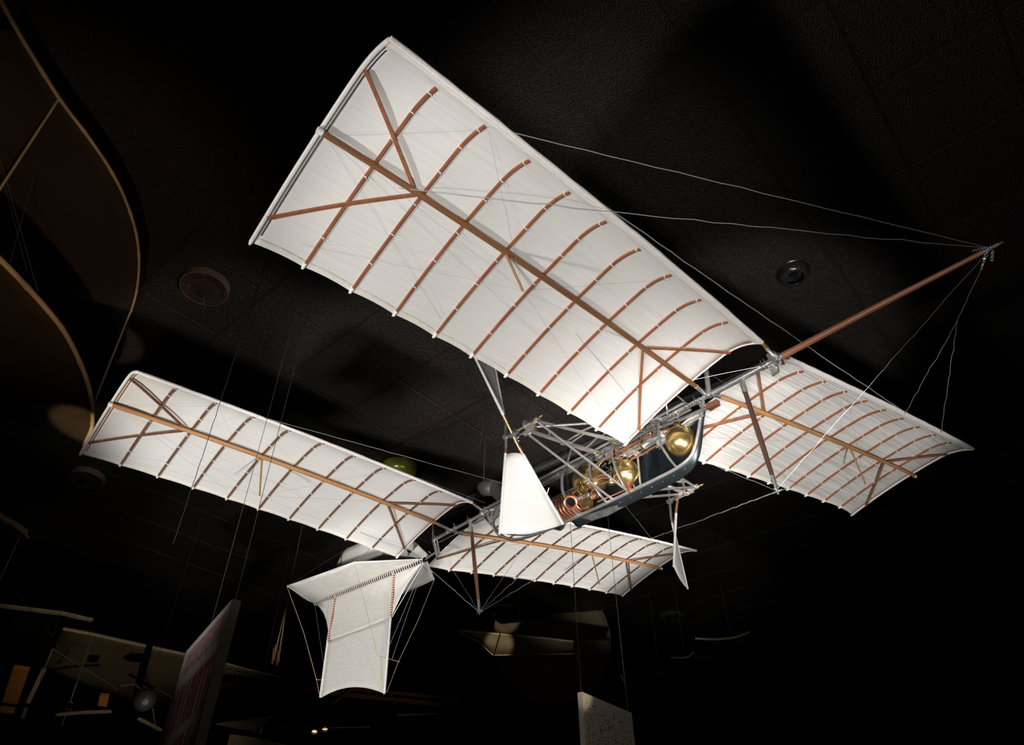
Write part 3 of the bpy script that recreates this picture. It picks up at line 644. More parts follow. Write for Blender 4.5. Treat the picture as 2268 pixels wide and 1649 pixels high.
# lower fin: upper part between nose and end, lower panel between the two struts
S1, S1m, S1e = ax(-1.349), V((-1.362, 0, -.421)), V((-1.39, 0, -.88)); S2, S2m, S2e = ax(-2.16), V((-2.209, 0, -.393)), V((-2.239, 0, -.77))
rows = []
for i in range(25):
    t = i / 24; top = lerp(N_, E_, t); bot = None
    tf = .245; tr = .79
    if t < tf: k = t / tf; bot = concave(N_ + V((0, 0, -.004)), S1m, k, (-.02, 0, .035))
    elif t < tr: k = (t - tf) / (tr - tf); bot = lerp(S1m, S2m, k)
    else: k = (t - tr) / (1 - tr); bot = concave(S2m, E_, k, (.05, 0, .03))
    rows.append([lerp(top, bot, j / 12) + V((0, .004 * sin(j * .8 + i * .5) * sin(pi * j / 12), 0)) for j in range(13)])
fin(rows, 0, 'lower_fin', 0)
rows = []
for i in range(17):
    t = i / 16; top = lerp(S1m, S2m, t); bot = lerp(S1e, S2e, t) + V((0, 0, .055 * 4 * t * (1 - t)))
    rows.append([lerp(top, bot, j / 14) + V((0, .006 * sin(pi * t) * sin(pi * j / 14) + .0015 * sin(j * 1.2 + i), 0)) for j in range(15)])
fin(rows, 0, 'lower_panel', 0)
MB().tube([S1e + (S2e - S1e) * (i / 12) + V((0, -.001, .055 * 4 * (i / 12) * (1 - i / 12))) for i in range(13)], .0025, 6).build('bottom_hem', THREAD, TL)
for a, b, m, r in ((S1, S1m, RIB, .0085), (S1m, S1e, TAILF, .0085), (S2, S2m, RIB, .0085), (S2m, S2e, TAILF, .0085)):
    MB().tube([a + V((0, -.008, 0)), b + V((0, -.006, 0))], r, 10).build('fin_strut' if m is RIB else 'strut_sleeve', m, TL)
MB().tube([S1e + V((0, -.006, .012)), S1e + V((0, -.006, -.006))], .0075, 8).tube([S2e + V((0, -.006, .012)), S2e + V((0, -.006, -.004))], .0065, 8).build('strut_end', COPPER_D, TL)
st = MB()
for a, b, n in ((S1, S1m, 19), (S2, S2m, 19)):
    for i in range(n): p = lerp(a, b, (i + .6) / n); st.tube([p + V((.013, -.010, .004)), p + V((0, -.0175, 0)), p + V((-.013, -.010, -.004))], .0026, 5)
st.build('strut_lacing', THREAD, TL, kind='stuff')
st = MB()
for i in range(58):
    p = lerp(N_, E_, (i + .5) / 58 * .985 + .005); st.tube([p + V((.008, -.019, .010)), p + V((.001, -.021, -.008)), p + V((-.008, -.006, -.021))], .0030, 5)
st.build('boom_lacing', TAILF, TL, kind='stuff')
st = MB()
for i in range(58):
    p = lerp(N_, E_, (i + .98) / 58 * .985 + .005); st.tube([p + V((.002, -.018, -.002)), p + V((-.001, -.012, -.016))], .0026, 5)
st.build('boom_binding', RIB, TL, kind='stuff')
MB().bar([FC + V((0, -hw, .006)), FC + V((0, hw, .006))], .010, .008).build('cross_strut', RIB, TL); MB().bar([RC + V((0, -rw, .006)), RC + V((0, rw, .006))], .010, .008).build('cross_strut', RIB, TL)
MB().bar([ax(-1.33), ax(-1.32) + V((0, 0, .34))], .012, .010, up=(0, 1, 0)).build('upper_strut', RIB, TL); MB().bar([ax(-2.14), V((-2.126, 0, .272))], .012, .010, up=(0, 1, 0)).build('upper_strut', SPAR_D, TL)
# edge cords and rigging twines of the tail
cd = MB()
ends = dict(fs=FC + V((0, -hw, 0)), fp=FC + V((0, hw, 0)), rs=RC + V((0, -rw, 0)), rp=RC + V((0, rw, 0)))
for a, b in ((N_, ends['fs']), (ends['fs'], ends['rs']), (ends['rs'], E_), (N_, ends['fp']), (ends['fp'], ends['rp']), (N_, S1m)): cd.tube([a, b], .0026, 6)
each(cd, 'edge_cord', THREAD, TL)
k1 = lerp(S1m, S1e, .55); k2 = lerp(S2m, S2e, .70); q = MB()
def y_(p, dx, dy, dz): return V(p) + V((dx, dy, dz))
q.tube([ends['fs'], y_(k1, -.02, -.07, .02), y_(k1, -.01, -.05, 0), y_(S1e, -.005, -.012, .01)], .0016, 5)
q.tube([ends['fp'], lerp(ends['fp'], y_(k1, .0, .09, 0), .5) + V((-.02, .02, 0)), y_(k1, .0, .08, -.01), y_(S1e, 0, .012, .01)], .0016, 5)
q.tube([ends['rs'], lerp(ends['rs'], y_(k2, 0, -.06, 0), .5) + V((0, .02, 0)), y_(k2, 0, -.055, 0), y_(S2e, 0, -.012, .01)], .0016, 5)
q.tube([y_(k1, -.01, -.06, .01), y_(k1, 0, .09, -.01)], .002, 5); q.tube([y_(k2, 0, -.06, 0), y_(k2, 0, .03, 0)], .002, 5)
q.tube([ends['rs'], ax(-2.13) + V((0, 0, .335)), ends['rp']], .001, 4); q.tube([ends['fs'], ax(-1.33) + V((0, 0, .33))], .001, 4)
q.build('brown_twines', TWINE, TL, kind='stuff')
q = MB(); q.tube([N_, y_(k1, 0, -.03, 0)], .0010, 5); q.tube([N_, y_(k1, 0, .03, 0)], .0008, 5); q.tube([E_, y_(k2, 0, .02, 0)], .0008, 5)
q.tube([S2m + V((0, -.012, 0)), lerp(S1m, S2m, .5) + V((0, -.012, -.012)), S1m + V((0, -.012, 0))], .0016, 5); q.build('white_cords', WIRE_W, TL, kind='stuff')

# ---- rigging wires
RG = empty('rigging', AC, 'thin bright bracing wires from the bowsprit and guy posts to the wings')
tip = V((2.525, 0, -.024)); gf = V((1.491, 0, -.586)); gr = V((-.434, 0, -.606))
def wire(a, b, r=.0013, amp=.006, n=24, m=WIRE_W, sag=0): return MB().tube(wobble(a, b, n, amp * .5, sag), r, 6).build('wire', m, RG)
wire(tip, (1.736, -1.697, .05), .0015, .004); wire(tip, wpt('F-', .847, SPV + .02, .03), .0015, .006, 30, sag=.01)
wire(tip, gf + V((0, 0, .01)), .0009, .004, 30)
fk = lerp(tip, wpt('F+', .62, .0), .33) + V((0, -.01, 0))
wire(tip, fk, .0014, .003, 10); wire(fk, wpt('F+', .56, .0, .01), .0013, .008, 20); wire(fk, wpt('F+', .78, .0, .01), .0013, .006, 20)
wire(wpt('F-', .62, -.002, .0), wpt('F+', .60, -.002, .0) + V((0, 0, 0)), .0024, .004, 36, sag=.012)
wire((1.60, 0, TZ), wpt('F-', .05, .62, -.01), .0012, .002, 6)
wire(gf, wpt('F+', .25, 1.0), .0012, .006, 10); wire(gf, wpt('F+', .62, .93, .01), .0012, .004, 10)
wire(gf, wpt('R+', .72, .0), .0024, .008, 40)
wire((.67, .04, -.325), wpt('R+', .74, .0), .0010, .004, 12, m=WIRE)
for t_ in (wpt('R+', .12, 1.0), wpt('R+', .28, .5, .03), wpt('R+', .42, .98), wpt('R+', .50, .98)): wire(gr, t_, .0013, .006, 24, m=WIRE)
wire(gr, (-.95, -.12, -.14), .0020, .006, 20); wire((-.95, -.12, -.14), wpt('R-', .18, .86, .02), .0016, .004, 20); wire((-1.0, -.02, -.16), (-1.338, .324, -.104), .0012, .006, 8)
wire(wpt('R-', .72, .0), (-.02, -.09, TZ + .02), .0013, .003, 20, m=WIRE_W); wire(wpt('R-', .44, .0), (-.33, -.02, .02), .0010, .002, 12, m=WIRE)
for s, kk in ((-1, 'F-'), (1, 'F+')):
    wire((1.3, s * .02, .12), wpt(kk, .3, .5, .03), .0008, .003, 8, m=WIRE); wire((1.0, s * .02, -.1), wpt(kk, .35, .6, .03), .0008, .003, 10, m=WIRE)
tw = MB()
for a, b in ((tip + V((.02, 0, -.004)), tip + V((-.05, -.035, .004))), (tip + V((0, .004, -.01)), tip + V((-.02, .03, -.03))), (tip + V((-.02, 0, -.006)), tip + V((-.06, .02, -.05)))):
    a, b = V(a), V(b); n = 30; d = (b - a).normalized(); u = d.orthogonal(); q_ = d.cross(u); tw.tube([a.lerp(b, i / n) + (u * cos(i * 1.7) + q_ * sin(i * 1.7)) * .0035 for i in range(n + 1)], .0016, 5)
tw.build('wire_twists', WIRE_W, RG, kind='stuff')

# ------------------------------------------------------------------ hanging cables
def cable(name, px0, px1, dist, label, r=.0013, top=CZ, rough_=0):
    a = at_d(*px0, dist); b = at_d(*px1, dist); x, y = (a.x + b.x) / 2, (a.y + b.y) / 2
    pts = [V((x, y, top))] + [V((x + random.uniform(-rough_, rough_), y + random.uniform(-rough_, rough_), top + (b.z - top) * i / 60)) for i in range(1, 61)]
    o = MB().tube(pts, r, 6).build('suspension_cable', CABLE); tag(o, label, 'cable', name); return V((x, y, b.z))
c1 = cable('cables in front of the left rear wing', (591, 553), (395, 1205), 2.55, 'leftmost dark steel cable hanging in front of the left rear wing', rough_=.0015)

# ------------------------------------------------------------------ hanging boards
SD = 2.6
pA = at_d(514, 1326, SD); zt = pA.z; pB = at_z(413, 1441, zt); pC = at_z(530, 1330, zt)
pA = V((pA.x, pA.y, zt)); du = (pB - pA).normalized(); LB = (pB - pA).length; nrm = V((du.y, -du.x, 0)).normalized()
if nrm.dot(pC - pA) < 0: nrm = -nrm
TH = 0.032
BD = empty('hanging_board', None, 'tall thick board with red lettering hanging edge on at lower left, beside the metal ball', 'board', None)
q = MB(); q.prism([pA, pB, pB - V((0, 0, 1.15)), pA - V((0, 0, 1.15))], nrm * TH)
q.build('panel', BOARD, BD, smooth=False)
q = MB(); off = -du * .0015
q.prism([pA + off, pA + off + nrm * TH, pA + off + nrm * TH - V((0, 0, 1.15)), pA + off - V((0, 0, 1.15))], off); q.build('panel_edge', BOARD_E, BD, smooth=False)
def onb(u, z): return pA + du * u - V((0, 0, z)) - nrm * .0012
ink = MB(); ink2 = MB()
def letter(u0, z0, wd, ht, kind, mb):
    strokes = {'I': [(.35, 0, .65, 1)], 'N': [(0, 0, .3, 1), (.7, 0, 1, 1), (.3, .3, .7, .6)], 'E': [(0, 0, .32, 1), (.3, 0, 1, .16), (.3, .42, .85, .58), (.3, .84, 1, 1)], 'T': [(.34, 0, .66, 1), (0, 0, 1, .16)], 'C': [(0, 0, .32, 1), (.3, 0, 1, .2), (.3, .8, 1, 1)], 'R': [(0, 0, .32, 1), (.3, 0, 1, .16), (.3, .4, 1, .54), (.7, .1, 1, .45), (.6, .5, .95, 1)], 'A': [(0, .2, .3, 1), (.7, .2, 1, 1), (.1, 0, .9, .22), (.3, .5, .7, .62)]}[kind]
    for a, b, c, d in strokes:
        # letters run from the far end of the board towards its near edge
        mb.prism([onb(u0 - wd * a, z0 + ht * b), onb(u0 - wd * c, z0 + ht * b), onb(u0 - wd * c, z0 + ht * d), onb(u0 - wd * a, z0 + ht * d)], -nrm * .0008)
for i, ch in enumerate('CINIART'): letter(.62 - i * .083 + .04, .175, .06, .17, ch, ink)
letter(.082, .175, .045, .17, 'E', ink)
for i, ch in enumerate('NAI'): letter(.36 - i * .085, .385, .062, .19, ch, ink)
ink.build('lettering', REDINK, BD, smooth=False, kind='stuff')
for r in range(9):
    z = .03 + r * .0105; ink2.prism([onb(.02, z), onb(LB - .05, z), onb(LB - .05, z + .0045), onb(.02, z + .0045)], -nrm * .0006)
rg = random.Random(2)
for _ in range(150):
    u = rg.uniform(.03, LB - .1); z = rg.uniform(.03, .12); ink2.prism([onb(u, z), onb(u + .012, z + .002), onb(u + .010, z + .010), onb(u - .002, z + .008)], -nrm * .0012)
for r in range(60):
    z = .13 + r * .012; ink2.prism([onb(.012, z), onb(.03, z), onb(.03, z + .006), onb(.012, z + .006)], -nrm * .0006)
ink2.build('printed_border', INK2, BD, smooth=False, kind='stuff')
for f, lab, i in ((.12, 'third dark steel cable from the left, holding the near end of the lettered board', 0), (.85, 'second dark steel cable from the left, holding the far end of the lettered board', 1)):
    x = pA + du * (.02 if i == 0 else LB * .55) + nrm * TH / 2
    o = MB().tube([V((x.x, x.y, CZ)), V((x.x, x.y, zt))], .0012, 6).build('suspension_cable', CABLE); tag(o, lab, 'cable', 'cables in front of the left rear wing')
# small cream board on two cables
d2 = 4.1; a = at_d(1289, 1531, d2); z2 = a.z; b = at_z(1399, 1578, z2); a = V((a.x, a.y, z2))
dv = (b - a).normalized(); n2 = V((dv.y, -dv.x, 0)); 
if n2.y > 0: n2 = -n2
B2 = empty('cream_board', None, 'small cream printed board hung on two wires below the far rear wing', 'board')
LB2 = (b - a).length
MB().prism([a, b, b - V((0, 0, .5)), a - V((0, 0, .5))], -n2 * .03).build('panel', CREAM, B2, smooth=False)
q = MB(); rg = random.Random(5)
for _ in range(160):
    u = rg.uniform(.03, LB2 - .04); z = rg.uniform(.035, .3); p = a + dv * u - V((0, 0, z)) + n2 * .001
    q.prism([p, p + dv * .008, p + dv * .008 - V((0, 0, .006)), p - V((0, 0, .006))], n2 * .0008)
q.build('printed_text', BROWNINK, B2, smooth=False, kind='stuff')
for t, lab in ((.03, 'wire holding the left end of the small cream board'), (.97, 'wire holding the right end of the small cream board')):
    x = a + dv * LB2 * t - n2 * .015
    q = MB(); q.tube([V((x.x, x.y, CZ)), V((x.x, x.y, z2))], .0016, 6); q.tube([V((x.x, x.y, z2 + .16)), V((x.x - .02, x.y, z2 + .22))], .002, 5); q.lathe((x.x, x.y, z2 + .006), (0, 1, 0), [(-.003, .011), (.003, .011), (.003, .007), (-.003, .007)], 12)
    tag(q.build('suspension_cable', CABLE), lab, 'cable', 'wires of the cream board')

# ------------------------------------------------------------------ ceiling fixtures
def oriented(o, z=CZ): return o
p = at_z(452, 640, CZ - .05)
DP = empty('ceiling_disc', None, 'round dark plate with eight screws on the ceiling at left, above the left rear wing', 'plate', 'round ceiling plates')
def disc_plate(root, p, r):
    MB().lathe(p, (0, 0, 1), [(0, 0), (0, r * .6), (.002, r * .62), (0, r * .64), (0, r * .97), (.006, r), (.05, r), (.05, 0)], 40).build('disc', mat('plate_brown', (.035, .02, .016), .4) if 'plate_brown' not in bpy.data.materials else bpy.data.materials['plate_brown'], root)
    MB().lathe(p, (0, 0, 1), [(-.002, r * .985), (-.002, r * 1.015), (.05, r * 1.02), (.05, r * .985)], 40).build('rim', mat('rim_brown', (.16, .10, .075), .5) if 'rim_brown' not in bpy.data.materials else bpy.data.materials['rim_brown'], root)
    for k in range(4):
        for rr in (.62, .88):
            an = pi / 2 * k + .35; MB().lathe(p + V((cos(an) * r * rr, sin(an) * r * rr, -.001)), (0, 0, -1), [(0, .005), (.003, .004), (.004, 0)], 8).build('screw', BRIGHT, root)
disc_plate(DP, p, .152)
DP2 = empty('ceiling_disc', None, 'round dark plate on the ceiling just below the tip of the left rear wing', 'plate', 'round ceiling plates'); disc_plate(DP2, at_z(190, 1062, CZ - .05), .15)
def reflector(px, py, r, h, m, name, label, tilt=(0, 0, -1), fins=0):
    p = at_z(px, py, CZ - .002); L = empty(name, None, label, 'lamp', 'recessed ceiling lamps')
    MB().lathe(p, (0, 0, 1), [(-.004, r * 1.1), (-.008, r * 1.04), (-.006, r)], 32).build('trim_ring', BLACKG, L)
    MB().lathe(p, (0, 0, 1), [(-.006, r), (h * .0, r * .98), (-h * .55, r * .97), (-h * .9, r * .80), (-h, r * .62), (-h * .98, r * .58)], 32).build('reflector', m, L, solid=.002)
    if fins:
        for k in range(fins): an = 2 * pi * k / fins; MB().bar([p + V((cos(an) * r * .96, sin(an) * r * .96, 0)), p + V((cos(an) * r * .7, sin(an) * r * .7, -h * .95))], .018, .003).build('fin', m, L)
    MB().lathe(p, (0, 0, 1), [(-h * .75, 0), (-h * .75, r * .25), (-.01, r * .3), (-.01, 0)], 16).build('bulb_holder', BLACKG, L)
    return L
reflector(886, 1032, .165, .12, OLIVE, 'olive_lamp', 'olive green glass ceiling lamp peeping over the left rear wing')
reflector(1756, 602, .10, .06, CHROMED, 'ribbed_lamp', 'dim ribbed round ceiling lamp between the big wing and the bowsprit', fins=16)
reflector(1490, 1362, .17, .03, OLIVE_D, 'dim_lamp', 'faint olive rim of a ceiling lamp far back above the ship-like kite')
reflector(2188, 1186, .13, .06, OLIVE_D, 'dim_lamp', 'faint olive ceiling lamp at the far right')
def spotlight(px, py, z, r, label, lit=False, dist=None):
    p = at_z(px, py, z) if dist is None else at_d(px, py, dist); S = empty('spotlight', None, label, 'spotlight', 'small ceiling spotlights')
    MB().lathe(p, (.1, -.5, -.8), [(-r * 1.4, 0), (-r * 1.3, r * .6), (-r * .4, r * .95), (r * .6, r), (r * .62, r * .8), (0, r * .7)], 20).build('housing', BLACKG, S)
    MB().tube([p + V((0, 0, r)), V((p.x, p.y, CZ))], r * .12, 8).build('stem', BLACKG, S)
    m = BRIGHT
    if lit:
        m = bpy.data.materials.get('lamp_glow')
        if not m:
            m = mat('lamp_glow', (1, .8, .5)); b_ = m.node_tree.nodes['Principled BSDF']; b_.inputs['Emission Color'].default_value = (1, .62, .25, 1); b_.inputs['Emission Strength'].default_value = 1.2
    MB().lathe(p + V((.1, -.5, -.8)) * r * .1, (.1, -.5, -.8), [(0, 0), (0, r * .72)], 16).build('lens', m, S)
spotlight(1959, 1133, CZ - .07, .045, 'small black spotlight under the tip of the far front wing')
spotlight(138, 1222, CZ - .07, .04, 'small black spotlight with a glint, below the left rear wing tip')
spotlight(697, 1617, 0, .05, 'left one of two small lit warm spotlights at the bottom edge', True, 11)
spotlight(720, 1611, 0, .05, 'right one of two small lit warm spotlights at the bottom edge', True, 11)
spotlight(1050, 1134, CZ - .16, .085, 'large black spotlight behind the root of the left rear wing')
# ceiling track behind the hull
tr = MB(); a = at_z(1170, 1045, CZ - .03); b = at_z(1390, 945, CZ - .03); e = (b - a); tr.bar([a - e * 1.2, b + e * 1.2], .05, .035)
tag(tr.build('lighting_track', mat('track_grey', (.13, .125, .125), .4, .4)), 'long grey lighting track on the ceiling behind the hull', 'track')
tr = MB(); s_ = V((-.5, .6, 0)); tr.bar([a - e * 1.2 + s_, b + e * 1.2 + s_], .03, .03)
tag(tr.build('lighting_track', mat('track_black', (.01, .01, .01), .5)), 'thin black track on the ceiling behind the hull', 'track')
# suspension rod with hook behind the near propeller
x = at_d(1067, 1000, 4.7); q = MB(); q.tube([V((x.x, x.y, CZ)), V((x.x, x.y, x.z + .12))], .003, 6); q.tube([V((x.x, x.y, x.z + .12)), V((x.x + .02, x.y, x.z + .08)), V((x.x + .02, x.y, x.z - .3))], .005, 6); q.tube([V((x.x - .01, x.y, x.z + .12)), V((x.x - .02, x.y, x.z + .03))], .003, 6)
tag(q.build('suspension_hook', CABLE), 'thin hanging rod with a wire hook beside the near propeller', 'hook')

# ------------------------------------------------------------------ glider with bamboo edges at the left
GL = empty('bamboo_glider', None, 'dark brown cloth biplane glider with bamboo rim poles at the left edge', 'glider')
def pole(pts, z0, z1, r, n=10):
    P = [at_z(px, py, z0 + (z1 - z0) * i / (len(pts) - 1)) for i, (px, py) in enumerate(pts)]; return curve(P, n)
up_pts = [(-90, -190), (-30, -60), (40, 70), (130, 215), (190, 295), (240, 368), (275, 435), (300, 510), (308, 575), (303, 640), (290, 690)]
U_ = pole(up_pts, 4.92, 4.86, .01)
q = MB(); q.tube(U_, [.012 - .005 * i / (len(U_) - 1) + (.0022 if i % 13 == 0 else 0) for i in range(len(U_))], 10); q.build('upper_rim_pole', BAMBOO, GL)
lo_pts = [(-120, 470), (-50, 530), (10, 583), (90, 668), (140, 730), (172, 790), (195, 850), (204, 900), (203, 945), (185, 985)]
L_ = pole(lo_pts, 4.30, 4.22, .01)
q = MB(); q.tube(L_, [.017 - .006 * i / (len(L_) - 1) + (.003 if i % 13 == 0 else 0) for i in range(len(L_))], 10); q.build('lower_rim_pole', BAMBOO, GL)
def sail(P, inner, name, m):
    rows = [[lerp(P[i], lerp(inner[0], inner[1], i / (len(P) - 1)), j / 10) + V((0, 0, .05 * sin(pi * j / 10))) for j in range(11)] for i in range(0, len(P))]
    MB().grid(rows).build(name, m, GL, solid=.002)
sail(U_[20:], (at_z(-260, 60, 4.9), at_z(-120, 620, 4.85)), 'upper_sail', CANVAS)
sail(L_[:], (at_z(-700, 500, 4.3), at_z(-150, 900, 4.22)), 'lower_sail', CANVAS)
q = MB()
for (a1, z1), (b1, zz) in ((((131, 218), 4.9), ((-60, 510), 4.26)), (((288, 692), 4.86), ((203, 905), 4.23))):
    q.tube([at_z(*a1, z1), at_z(*b1, zz)], .006, 8)
each(q, 'strut', PALEWOOD, GL)
q = MB(); q.tube([at_z(-20, 280, 4.88), at_z(88, 660, 4.28)], .001, 4); q.tube([at_z(75, 390, 4.88), at_z(20, 590, 4.28)], .001, 4); q.tube([at_z(0, 370, 4.88), at_z(60, 600, 4.28)], .001, 4); each(q, 'wire', WIRE, GL)
q = MB(); PP = [at_z(-60, 1105, 3.95), at_z(0, 1143, 3.95), at_z(30, 1160, 3.95), at_z(57, 1178, 3.95)]; q.tube(curve(PP, 5), [.022 + (.003 if i % 8 == 0 else 0) for i in range(16)], 10); q.tube([PP[-1] + V((-.02, 0, -.0)), at_z(63, 1192, 3.93)], [.016, .008], 8); q.build('wing_tip_pole', BAMBOO, GL)
q = MB(); q.tube([at_z(45, 1184, 3.94), at_z(-25, 1335, 3.5)], .0055, 8); q.build('lower_strut', PALEWOOD, GL)

# ------------------------------------------------------------------ old aeroplane at lower left
AP = empty('canvas_aeroplane', None, 'old canvas aeroplane in deep shadow at the lower left corner', 'aeroplane')
zp_ = 4.0
def Z(px, py, z=zp_): return at_z(px, py, z)
q = MB(); q.bar([Z(-60, 1333), Z(60, 1348), Z(140, 1358), Z(204, 1373)], .055, .02); q.build('upper_edge', PALEWOOD, AP)
MB().prism([Z(-60, 1338), Z(204, 1374), Z(300, 1432), Z(60, 1600), Z(-60, 1600)], (0, 0, .012)).build('upper_wing', BLACK, AP, smooth=False)
zl = 3.85
e0 = [(140, 1391), (205, 1403), (280, 1420), (345, 1434), (410, 1448), (500, 1468), (560, 1482), (622, 1500)]
q = MB(); q.tube([Z(x, y, zl) for x, y in e0[:5]], .015, 8); q.tube([Z(622, 1500, zl), Z(500, 1468, zl)], .008, 8); each(q, 'leading_edge', PALEWOOD, AP)
lowE = [(100, 1480), (170, 1512), (250, 1536), (330, 1570), (400, 1600), (470, 1600), (540, 1585), (580, 1545)]
rows = [[lerp(Z(*a_, zl), Z(*b_, zl + .03), j / 12) + V((0, 0, .05 * sin(pi * j / 12))) for j in range(13)] for a_, b_ in zip(e0, lowE)]
MB().grid(rows).build('lower_wing', CANVAS2, AP, solid=.004)
q = MB(); q.bar([Z(332, 1430, zl - .03), Z(300, 1560, zl - .03)], .05, .01); q.build('dark_strut', BLACK, AP)
q = MB()
for i in range(5): q.lathe(Z(506 + i * 20, 1484 + i * 5, zl - .005), (0, 0, -1), [(0, .02), (.006, .012), (.01, .0)], 8)
each(q, 'wing_button', CANVAS2, AP)
q = MB()
q.tube([Z(117, 1436, 3.7), Z(98, 1480, 3.6)], .006, 6); q.bar([Z(98, 1480, 3.6), Z(62, 1555, 3.4)], .035, .02); q.bar([Z(58, 1568, 3.4), Z(50, 1588, 3.35)], .03, .02)
each(q, 'wing_strut', mat('pinkish_wood', (.42, .30, .25), .5), AP)
q = MB(); q.bar([Z(126, 1582, 3.3), Z(185, 1577, 3.3), Z(245, 1575, 3.3)], .03, .02); q.bar([Z(308, 1591, 3.3), Z(356, 1616, 3.3)], .03, .02); each(q, 'pale_strut', PALEWOOD, AP)
q = MB()
q.tube([Z(205, 1405, 3.8), Z(170, 1512, 3.5)], .002, 5); q.tube([Z(170, 1512, 3.5), Z(156, 1552, 3.4)], .006, 6); q.tube([Z(149, 1569, 3.35), Z(137, 1607, 3.3)], .008, 6); q.tube([Z(156, 1569, 3.35), Z(155, 1579, 3.3)], .008, 6); q.tube([Z(150, 1556, 3.38), Z(156, 1551, 3.38), Z(160, 1556, 3.38)], .006, 6)
q.tube([Z(338, 1570, 3.3), Z(346, 1615, 3.3)], .006, 6); each(q, 'metal_rod', WIRE_W, AP)
q = MB()
for a_, b_ in (((117, 1436), (262, 1526)), ((125, 1445), (243, 1560)), ((28, 1300), (118, 1410)), ((0, 1403), (118, 1410)), ((136, 1345), (118, 1410)), ((120, 1415), (85, 1520))): q.tube([Z(*a_, 3.7), Z(*b_, 3.5)], .0018, 5)
each(q, 'bracing_wire', CABLE, AP)
q = MB(); q.bar([Z(48, 1478, 3.4), Z(23, 1553, 3.3)], .11, .03); q.bar([Z(17, 1567, 3.3), Z(15, 1575, 3.28)], .11, .03); q.bar([Z(232, 1538, 3.4), Z(228, 1560, 3.35)], .07, .03); each(q, 'orange_panel', ORANGE, AP)
# hammered ball with two cones
bc_ = at_d(321, 1549, 7.2); rb_ = .092
BL = empty('metal_ball', None, 'dull grey hammered metal ball with two pointed horns, left of the lettered board', 'ball')
MB().lathe(bc_, (0, 0, 1), [(-cos(pi * i / 16) * rb_, sin(pi * i / 16) * rb_) for i in range(17)], 28).build('ball', PEWTER, BL)
q = MB(); q.tube([bc_ + V((-.05, 0, .07)), at_d(300, 1514, 7.2)], [.016, .003], 8); q.tube([bc_ + V((.05, 0, .07)), at_d(344, 1523, 7.2)], [.014, .006], 8); each(q, 'horn', COPPER_D, BL)
q = MB(); q.tube(curve([at_d(344, 1523, 7.2), at_d(358, 1530, 7.3), at_d(384, 1545, 7.5)], 5), .003, 5); q.tube([at_d(300, 1514, 7.2), at_d(265, 1518, 7.2)], .003, 5); each(q, 'cord', WIRE, BL)
MB().tube([bc_ + V((.0, 0, .09)), V((bc_.x, bc_.y, CZ))], .0015, 5).build('hanger', CABLE, BL)

# ------------------------------------------------------------------ round sail, small wing and dark kites low in the centre
RS = empty('round_sail', None, 'large round brown fabric disc behind the far rear wing, one wedge lit', 'sail')
dR = 9.0; cR = at_d(1222, 1410, dR); rR = 0.74
rows = [[cR + V((cos(2 * pi * i / 48) * rR * j / 12, .10 * (1 - (j / 12) ** 2), sin(2 * pi * i / 48) * rR * 1.06 * j / 12)) for j in range(13)] for i in range(49)]
MB().grid(rows).build('disc_fabric', CANVAS2, RS, solid=.004)
q = MB(); q.tube([cR + V((cos(2 * pi * i / 48) * rR, 0, sin(2 * pi * i / 48) * rR * 1.06)) for i in range(49)], .009, 6, cap=False); q.build('disc_rim', CANVAS2, RS)
MB().tube([cR + V((0, .09, rR * 1.05)), V((cR.x, cR.y + .09, CZ))], .002, 5).build('hanger', CABLE, RS)
SW = empty('small_wing', None, 'narrow pointed canvas wing crossing in front of the round sail', 'wing')
dS = 8.2
P = [at_d(x_, y_, dS) for x_, y_ in ((1013, 1395), (1060, 1399), (1107, 1403), (1160, 1408), (1212, 1413), (1270, 1420))]; Q = [at_d(x_, y_, dS) for x_, y_ in ((1013, 1396), (1060, 1421), (1092, 1450), (1150, 1449), (1205, 1448), (1270, 1447))]
MB().grid([[lerp(a_, b_, j / 8) + V((0, .06 * sin(pi * j / 8), 0)) for j in range(9)] for a_, b_ in zip(P, Q)]).build('canvas', CANVAS2, SW, solid=.003)
q = MB(); q.tube(P, .010, 6); q.tube(Q[:3], .006, 6); q.tube(Q[2:], .006, 6); each(q, 'rim', PALEWOOD, SW)
MB().bar([at_d(1108, 1403, dS - .02), at_d(1094, 1450, dS - .02)], .04, .01).build('strut', BLACK, SW)
MB().tube([at_d(1150, 1405, dS), V((at_d(1150, 1405, dS).x, at_d(1150, 1405, dS).y, CZ))], .002, 5).build('hanger', CABLE, SW)
def kite(pts_top, pts_low, d, label, r=.012):
    K_ = empty('dark_kite', None, label, 'kite', 'dark kites at lower right'); P = [at_d(*p_, d) for p_ in pts_top]; Q = [at_d(*p_, d + .5) for p_ in pts_low]; C1 = curve(P, 4); C2 = curve(Q, 4)
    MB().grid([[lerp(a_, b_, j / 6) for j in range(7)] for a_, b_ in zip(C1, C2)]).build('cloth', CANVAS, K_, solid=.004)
    MB().tube(C1, r, 6).build('edge_pole', PALEWOOD, K_); h = C1[len(C1) // 2]; MB().tube([h, V((h.x, h.y, CZ))], .002, 5).build('hanger', CABLE, K_)
kite([(1540, 1413), (1580, 1415), (1620, 1412), (1645, 1405), (1662, 1398)], [(1560, 1420), (1600, 1428), (1650, 1434), (1690, 1437), (1715, 1436)], 8.5, 'dark pointed kite with a pale curved edge at lower right')
kite([(1486, 1455), (1510, 1456), (1525, 1453), (1536, 1444)], [(1495, 1462), (1530, 1465), (1580, 1468), (1620, 1465)], 8.5, 'dark kite below the pale-edged one, its short tip catching light', .008)
kite([(1442, 1495), (1455, 1493), (1468, 1488), (1480, 1478)], [(1450, 1500), (1480, 1505), (1520, 1505), (1560, 1500)], 8.5, 'lowest and leftmost of the dark kites at lower right', .008)
